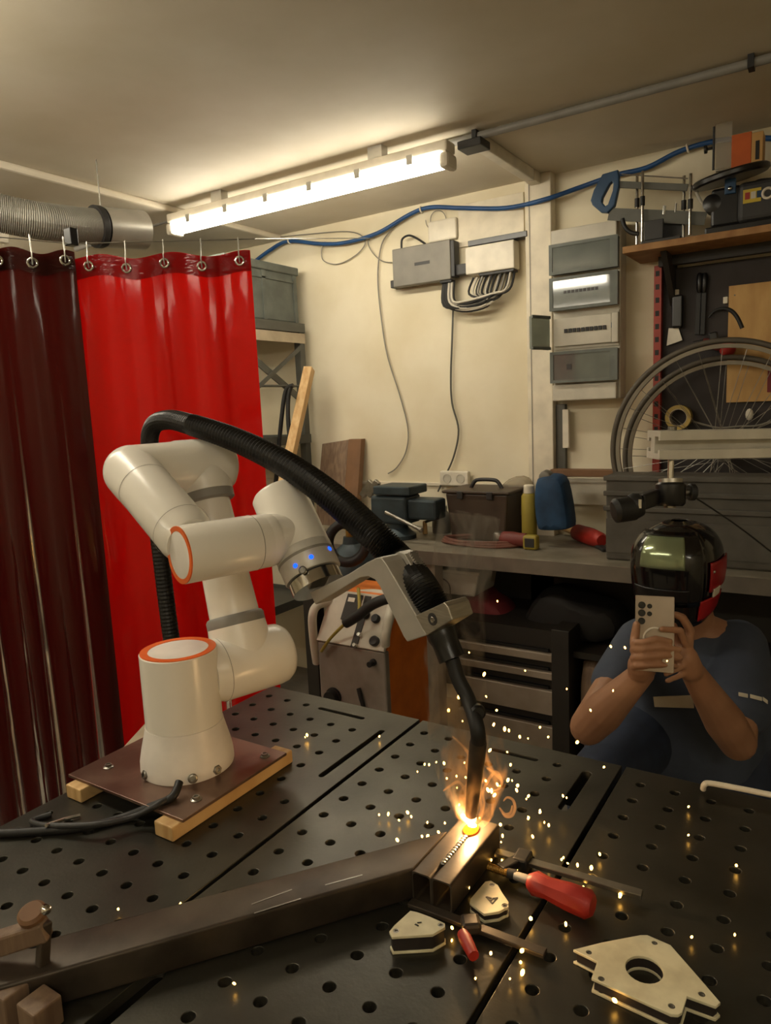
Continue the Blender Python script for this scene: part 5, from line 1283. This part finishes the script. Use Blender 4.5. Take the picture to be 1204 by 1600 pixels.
MB().tube(smooth_path([wq(110, 690, Yw - .015), wq(180, 590, Yw - .02), wq(290, 480, Yw - .02), wq(400, 400, Yw + .0), wq(400, 200, Yw + .1)], 5), .006, 8).build('strap', 'yellow', wm, smooth=True)
for x in (x0 + .05, x1 - .05):
    for y in (Yw + .06, Yw + .24): MB().cyl((x - .018, y, .07), (x + .018, y, .07), .07, n=24).build('castor', 'black', wm, smooth=True)
# gas bottle + hose behind
q = pz(545, 850, .9); gx = py(548, 850, 2.375).x
t = thing('gas_bottle', 'dark green gas bottle standing behind the welding machine', 'gas bottle', (gx, 2.375, 0))
zg = py(548, 838, 2.375).z
MB().lathe((gx, 2.375, 0), UP, [(.1, 0), (.105, .01), (.105, zg - .16), (.095, zg - .10), (.06, zg - .05), (.035, zg - .03), (.03, zg)], 32).build('cylinder', 'visegreen', t, smooth=True)
MB().lathe((gx, 2.375, zg + .0005), UP, [(.02, 0), (.02, .03), (.03, .032), (.03, .045), (.012, .05)], 20).build('valve', 'brass', t, smooth=True)
for nm, R_, lab in (('hose_ring', .075, 'black hose coil hung beside the gas bottle valve'),):
    c = py(542, 848, 2.16)
    t = tag(MB().torus(c, V((.3, -1, .2)), R_, .02, 32, 10).build(nm, 'black', smooth=True), lab, 'hose')
c = py(545, 848, 2.15)
# ================================================================== the person
def chain_mesh(chains, voxel, smooth_it=4, name='body'):
    """round-cone limbs fused by a voxel remesh into ONE continuous surface"""
    mb = MB()
    for ch in chains:
        for (p, r), (q, s) in zip(ch, ch[1:]):
            p, q = V(p), V(q)
            if (q - p).length > 1e-5:
                mb.tube([p, p.lerp(q, .33), p.lerp(q, .66), q], [r, r + (s - r) * .33, r + (s - r) * .66, s], 16)
        for p, r in ch: mb.sph(p, r, 16)
    bmesh.ops.recalc_face_normals(mb.bm, faces=mb.bm.faces)
    me = bpy.data.meshes.new(name); mb.bm.to_mesh(me); mb.bm.free()
    ob = bpy.data.objects.new(name, me); col.objects.link(ob)
    md = ob.modifiers.new('fuse', 'REMESH'); md.mode = 'VOXEL'; md.voxel_size = voxel; md.use_smooth_shade = True
    if smooth_it:
        ms_ = ob.modifiers.new('relax', 'SMOOTH'); ms_.iterations = smooth_it; ms_.factor = .5
    bpy.context.view_layer.update()
    dg = bpy.context.evaluated_depsgraph_get()
    m2 = bpy.data.meshes.new_from_object(ob.evaluated_get(dg))
    bpy.data.objects.remove(ob); bpy.data.meshes.remove(me)
    m2.polygons.foreach_set('use_smooth', [True] * len(m2.polygons))
    m2.name = name; return m2
HD = 1.93
head = pd(1060, 876, HD)
fw = (CAM - head); fw.z = 0; fw.normalize()                 # towards the photographer
sd = UP.cross(fw).normalized()                              # image right (his left)
if sd.dot(_r) < 0: sd = -sd
neck = pd(1082, 985, HD + .06); chest = pd(1088, 1040, HD + .07); belly = pd(1085, 1180, HD + .08)
shR = pd(1152, 1012, HD + .03); shL = pd(1003, 1006, HD + .03)
elR = pd(1152, 1160, 1.72); elL = pd(918, 1136, 1.72)
wrR = pd(1082, 1050, 1.60); wrL = pd(1003, 1052, 1.60)
hip = V((belly.x, belly.y, .52)) - fw * .06
hipR = hip + sd * .10; hipL = hip - sd * .10
knR = hipR + fw * .30 + sd * .08; knR = V((knR.x, knR.y, .085)); ftR = knR - fw * .42; ftR = V((ftR.x, ftR.y, .07)); toR = ftR - fw * .06 - UP * .04
knL = pd(930, 1222, 1.80); knL = V((knL.x, knL.y, min(knL.z, .66))); ftL = knL - fw * .10; ftL = V((ftL.x, ftL.y, .085)); toL = ftL + fw * .16 - UP * .05
PB = V((hip.x, hip.y, 0))
pn = thing('person', 'crouching person in navy T-shirt and black welding mask holding up a phone', 'person', PB)
def place(me, m, parent, nm):
    me.name = nm; me.transform(Matrix.Translation(-WL[parent])); return link(nm, me, m, parent)
# hands: the phone stands between them
pc = pd(1022, 990, 1.555)                                    # centre of the phone
pf_ = (CAM - pc).normalized(); pxr = (_r - pf_ * _r.dot(pf_)).normalized(); pup = pf_.cross(pxr)
if pup.z < 0: pup = -pup
lean = math.radians(-4); pxr, pup = pxr * math.cos(lean) + pup * math.sin(lean), pup * math.cos(lean) - pxr * math.sin(lean)
def ph(x, y, z=0): return pc + pxr * x + pup * y + pf_ * z   # phone frame, metres; +z towards the photographer
def hpx(x, y, D): return pd(x, y + 10, D)
H = []
# image-left hand (his right): palm beside / below the phone, fingers across the back
pl0 = hpx(1001, 1030, 1.575)
H.append([(wrL, .026), (hpx(1000, 1036, 1.585), .028), (pl0, .029)])
H.append([(wrL, .022), (hpx(1010, 1036, 1.585), .020)])
H.append([(hpx(1000, 1024, 1.578), .020), (hpx(1004, 1004, 1.572), .014)])
for (a_, b_, c_, r) in (((1003, 994), (1024, 988), (1047, 992), .0074), ((1004, 1004), (1030, 1001), (1061, 1005), .0077), ((1006, 1017), (1034, 1014), (1063, 1018), .0075), ((1010, 1030), (1034, 1029), (1056, 1031), .0068)):
    H.append([(hpx(989, a_[1] + 2, 1.562), r + .001), (hpx(993, a_[1], 1.546), r + .0005), (hpx(1003, a_[1], 1.5385), r), (hpx(*b_, 1.5375), r), (hpx(*c_, 1.5375), r * .85)])
H.append([(hpx(996, 1020, 1.57), .0125), (hpx(991, 990, 1.565), .0105), (hpx(994, 966, 1.563), .0085)])           # thumb up the edge
# image-right hand (his left): fingers reach behind, index along the top right edge
pr0 = hpx(1070, 1018, 1.575)
H.append([(wrR, .026), (hpx(1077, 1034, 1.585), .028), (pr0, .028)])
H.append([(wrR, .022), (hpx(1070, 1030, 1.585), .020)])
for (a_, b_, c_, d_, r) in (((1072, 1000), (1062, 975), (1034, 973), 1.533, .0077), ((1074, 1012), (1068, 1030), (1040, 1043), 1.55, .0072), ((1074, 1022), (1066, 1044), (1042, 1054), 1.56, .0066)):
    H.append([(hpx(*a_, 1.565), r + .001), (hpx(*b_, d_ + .008), r), (hpx(*c_, d_), r * .85)])
H.append([(hpx(1074, 1006, 1.57), .011), (hpx(1078, 975, 1.565), .0098), (hpx(1066, 955, 1.56), .009), (hpx(1054, 950, 1.56), .0075)])  # index
H.append([(hpx(1068, 1014, 1.59), .012), (hpx(1058, 990, 1.60), .010), (hpx(1052, 968, 1.595), .0085)])           # thumb on the screen side
neckb = neck - UP * .02
chains = H + [
    [(elL, .043), (elL.lerp(wrL, .3), .047), (elL.lerp(wrL, .7), .035), (wrL, .027)],
    [(elR, .043), (elR.lerp(wrR, .3), .047), (elR.lerp(wrR, .7), .035), (wrR, .027)],
    [(shL, .058), (shL.lerp(elL, .5), .050), (elL, .043)], [(shR, .058), (shR.lerp(elR, .5), .050), (elR, .043)],
    [(neck.lerp(shL, .1), .06), (shL, .058)], [(neck.lerp(shR, .1), .06), (shR, .058)],
    [(head - UP * .02 - fw * .02, .062), (neck, .062), (chest, .11)],
    [(chest + sd * .07, .10), (belly + sd * .05, .10), (hipR, .095)], [(chest - sd * .07, .10), (belly - sd * .05, .10), (hipL, .095)],
    [(hipR, .088), (hipR.lerp(knR, .5), .078), (knR, .058)], [(hipL, .088), (hipL.lerp(knL, .5), .078), (knL, .058)],
    [(knR, .056), (knR.lerp(ftR, .35), .058), (ftR, .036)], [(knL, .056), (knL.lerp(ftL, .35), .058), (ftL, .036)],
    [(ftR, .036), (toR, .03)], [(ftL, .036), (toL, .03)],
    # head with face under the mask
    [(head - UP * .005, .076), (head + UP * .012 - fw * .015, .078)], [(head - UP * .05 + fw * .03, .055), (head - UP * .075 + fw * .045, .034)],
    [(head + fw * .075 - UP * .0, .012), (head + fw * .092 - UP * .022, .013)],
    [(head + sd * .083 - UP * .0, .012), (head + sd * .085 - UP * .03, .010)], [(head - sd * .083, .012), (head - sd * .085 - UP * .03, .010)],
]
place(chain_mesh(chains, .0034, 2), 'skin', pn, 'body')
# T-shirt
tsl = shL.lerp(elL, .50); tsr = shR.lerp(elR, .66)
sh_ch = [[(shL, .072), (tsl, .066)], [(shR, .078), (shR.lerp(elR, .35), .078), (tsr, .080)],
         [(neck.lerp(shL, .35) - UP * .025, .066), (shL, .072)], [(neck.lerp(shR, .35) - UP * .025, .066), (shR, .078)],
         [(chest + sd * .075, .118), (belly + sd * .055, .122), (hipR + UP * .03, .118)], [(chest - sd * .075, .118), (belly - sd * .055, .122), (hipL + UP * .03, .118)],
         [(chest + UP * .0, .12), (belly, .125)], [(neck - UP * .06, .075), (chest, .11)]]
place(chain_mesh(sh_ch, .008, 4), 'shirt', pn, 't_shirt')
jn = [[(hip, .12), (hipR, .108), (hipR.lerp(knR, .5), .092), (knR, .073), (knR.lerp(ftR, .4), .072), (knR.lerp(ftR, .9), .055)],
      [(hip, .12), (hipL, .108), (hipL.lerp(knL, .5), .094), (knL, .075), (knL.lerp(ftL, .4), .072), (knL.lerp(ftL, .85), .058)]]
place(chain_mesh(jn, .009, 4), 'jeans', pn, 'jeans')
place(chain_mesh([[(ftR, .047), (toR, .04)]], .008, 2), 'shoe', pn, 'shoe')
place(chain_mesh([[(ftL - UP * .035, .047), (toL + UP * .005, .04)]], .008, 2), 'shoe', pn, 'shoe')
# pale print on chest and sleeve strip
def flatpatch(pts, th, m, nm, parent): return MB().prism(pts, th).build(nm, m, parent, bevel=.001)
cq = [pd(x, y, HD - .085) for x, y in ((1020, 1088), (1082, 1086), (1084, 1106), (1022, 1104))]
flatpatch(cq, fw * .004, 'pale', 'shirt_print', pn)
sleeve_d = 1.66
for x0, x1, y0, y1 in ((1153, 1168, 1084, 1087), (1171, 1190, 1087, 1092), (1191, 1199, 1091, 1097)):
    flatpatch([pd(x0, y0 - 3, sleeve_d + .06), pd(x1, y1 - 3, sleeve_d + .06), pd(x1, y1 + 3, sleeve_d + .06), pd(x0, y0 + 3, sleeve_d + .06)], fw * .003, 'whiteplastic', 'sleeve_print', pn)

# welding mask: shell lofted round the head
yaw_h = math.radians(-14)
hf = (fw * math.cos(yaw_h) + sd * math.sin(yaw_h)).normalized(); hs_ = (sd * math.cos(yaw_h) - fw * math.sin(yaw_h)).normalized()
hc_ = head + fw * .005
def shell(phi, hh, off=0.0):
    """phi: angle from the face direction (+ = image right); hh from -1 (chin) to 1 (crown)"""
    z = .112 * hh if hh > 0 else .125 * hh
    k = math.sqrt(max(0, 1 - max(0, hh) ** 2.6)) if hh > 0 else 1 - .20 * (-hh) ** 1.8
    wx = .106 * k + off; fd = .134 * k * (1 - .02 * abs(hh)) + off; bd_ = .108 * k * (1 if hh > -.2 else max(.2, 1 - .9 * (-hh - .2))) + off
    c, s = math.cos(phi), math.sin(phi)
    e = .72
    cc = math.copysign(abs(c) ** e, c); ss = math.copysign(abs(s) ** e, s)
    return hc_ + hf * (cc * (fd if c > 0 else bd_)) + hs_ * (ss * wx) + UP * (z + off * (hh if hh > 0 else 0) - (.03 * (-hh) if (hh < 0 and c > 0) else 0) * c)
hm = MB().grid(lambda u, v: shell(2 * PI * u, -1 + 1.985 * v), 64, 30, closed=True).build('welding_mask', 'helmet', pn, smooth=True, solid=.004)
def hpatch(nm, m, p0, p1, h0, h1, off, nu=16, nv=10, thick=.004):
    return MB().grid(lambda u, v: shell(math.radians(p0 + (p1 - p0) * u), h0 + (h1 - h0) * v, off), nu, nv).build(nm, m, hm, smooth=True, solid=thick)
hpatch('visor_frame', 'helmet', -62, 48, -.60, .80, .006)
hpatch('viewing_window', 'visorlens', -25, 18, .06, .70, .010, thick=.003)
hpatch('sensor_strip', 'blackg', -40, 24, -.52, -.30, .009)
hpatch('red_side_panel', 'helmred', 58, 112, -.40, .18, .006)
hpatch('red_side_panel', 'helmred', 42, 92, -.90, -.52, .006)
hpatch('red_side_panel', 'helmred', -78, -64, -.85, -.62, .005)
hpatch('white_label', 'whiteplastic', 66, 82, -.52, -.36, .008)
mbp = MB().sph(shell(math.radians(64), -.02, .006), .005, 10); mbp.build('rivet', 'chrome', hm, smooth=True)

# phone held between the hands
fo = thing('smartphone', 'tan smartphone with five black lenses held upright in both hands', 'phone', pc)
prof = []
for cx, cy, a0 in ((.0375, .079, 0), (-.0375, .079, 90), (-.0375, -.079, 180), (.0375, -.079, 270)):
    for k in range(5): a = math.radians(a0 + 22.5 * k); prof.append((cx + .0025 * math.cos(a), cy + .0025 * math.sin(a)))
MB().prism([ph(x, y + .0, -.0045) for x, y in prof], pf_ * .009).build('phone_body', 'phone', fo, bevel=.0008)
for x, y, r in ((-.0265, .060, .0078), (-.0265, .043, .0078), (-.0265, .0255, .0075), (-.0105, .0585, .0052), (-.0105, .042, .0052)):
    MB().lathe(ph(x, y, .0046), pf_, [(r, 0), (r, .0016), (r * .8, .0016), (r * .75, .001)], 20).build('camera_lens', 'glassblack', fo, smooth=True)
rp = [ph(.002 + .024 * math.cos(a), -.012 + .024 * math.sin(a), .0052) for a in [math.radians(75 + 120 * i / 20) for i in range(21)]]
MB().tube(rp, .0026, 8).build('white_ring', 'whiteplastic', fo, smooth=True)
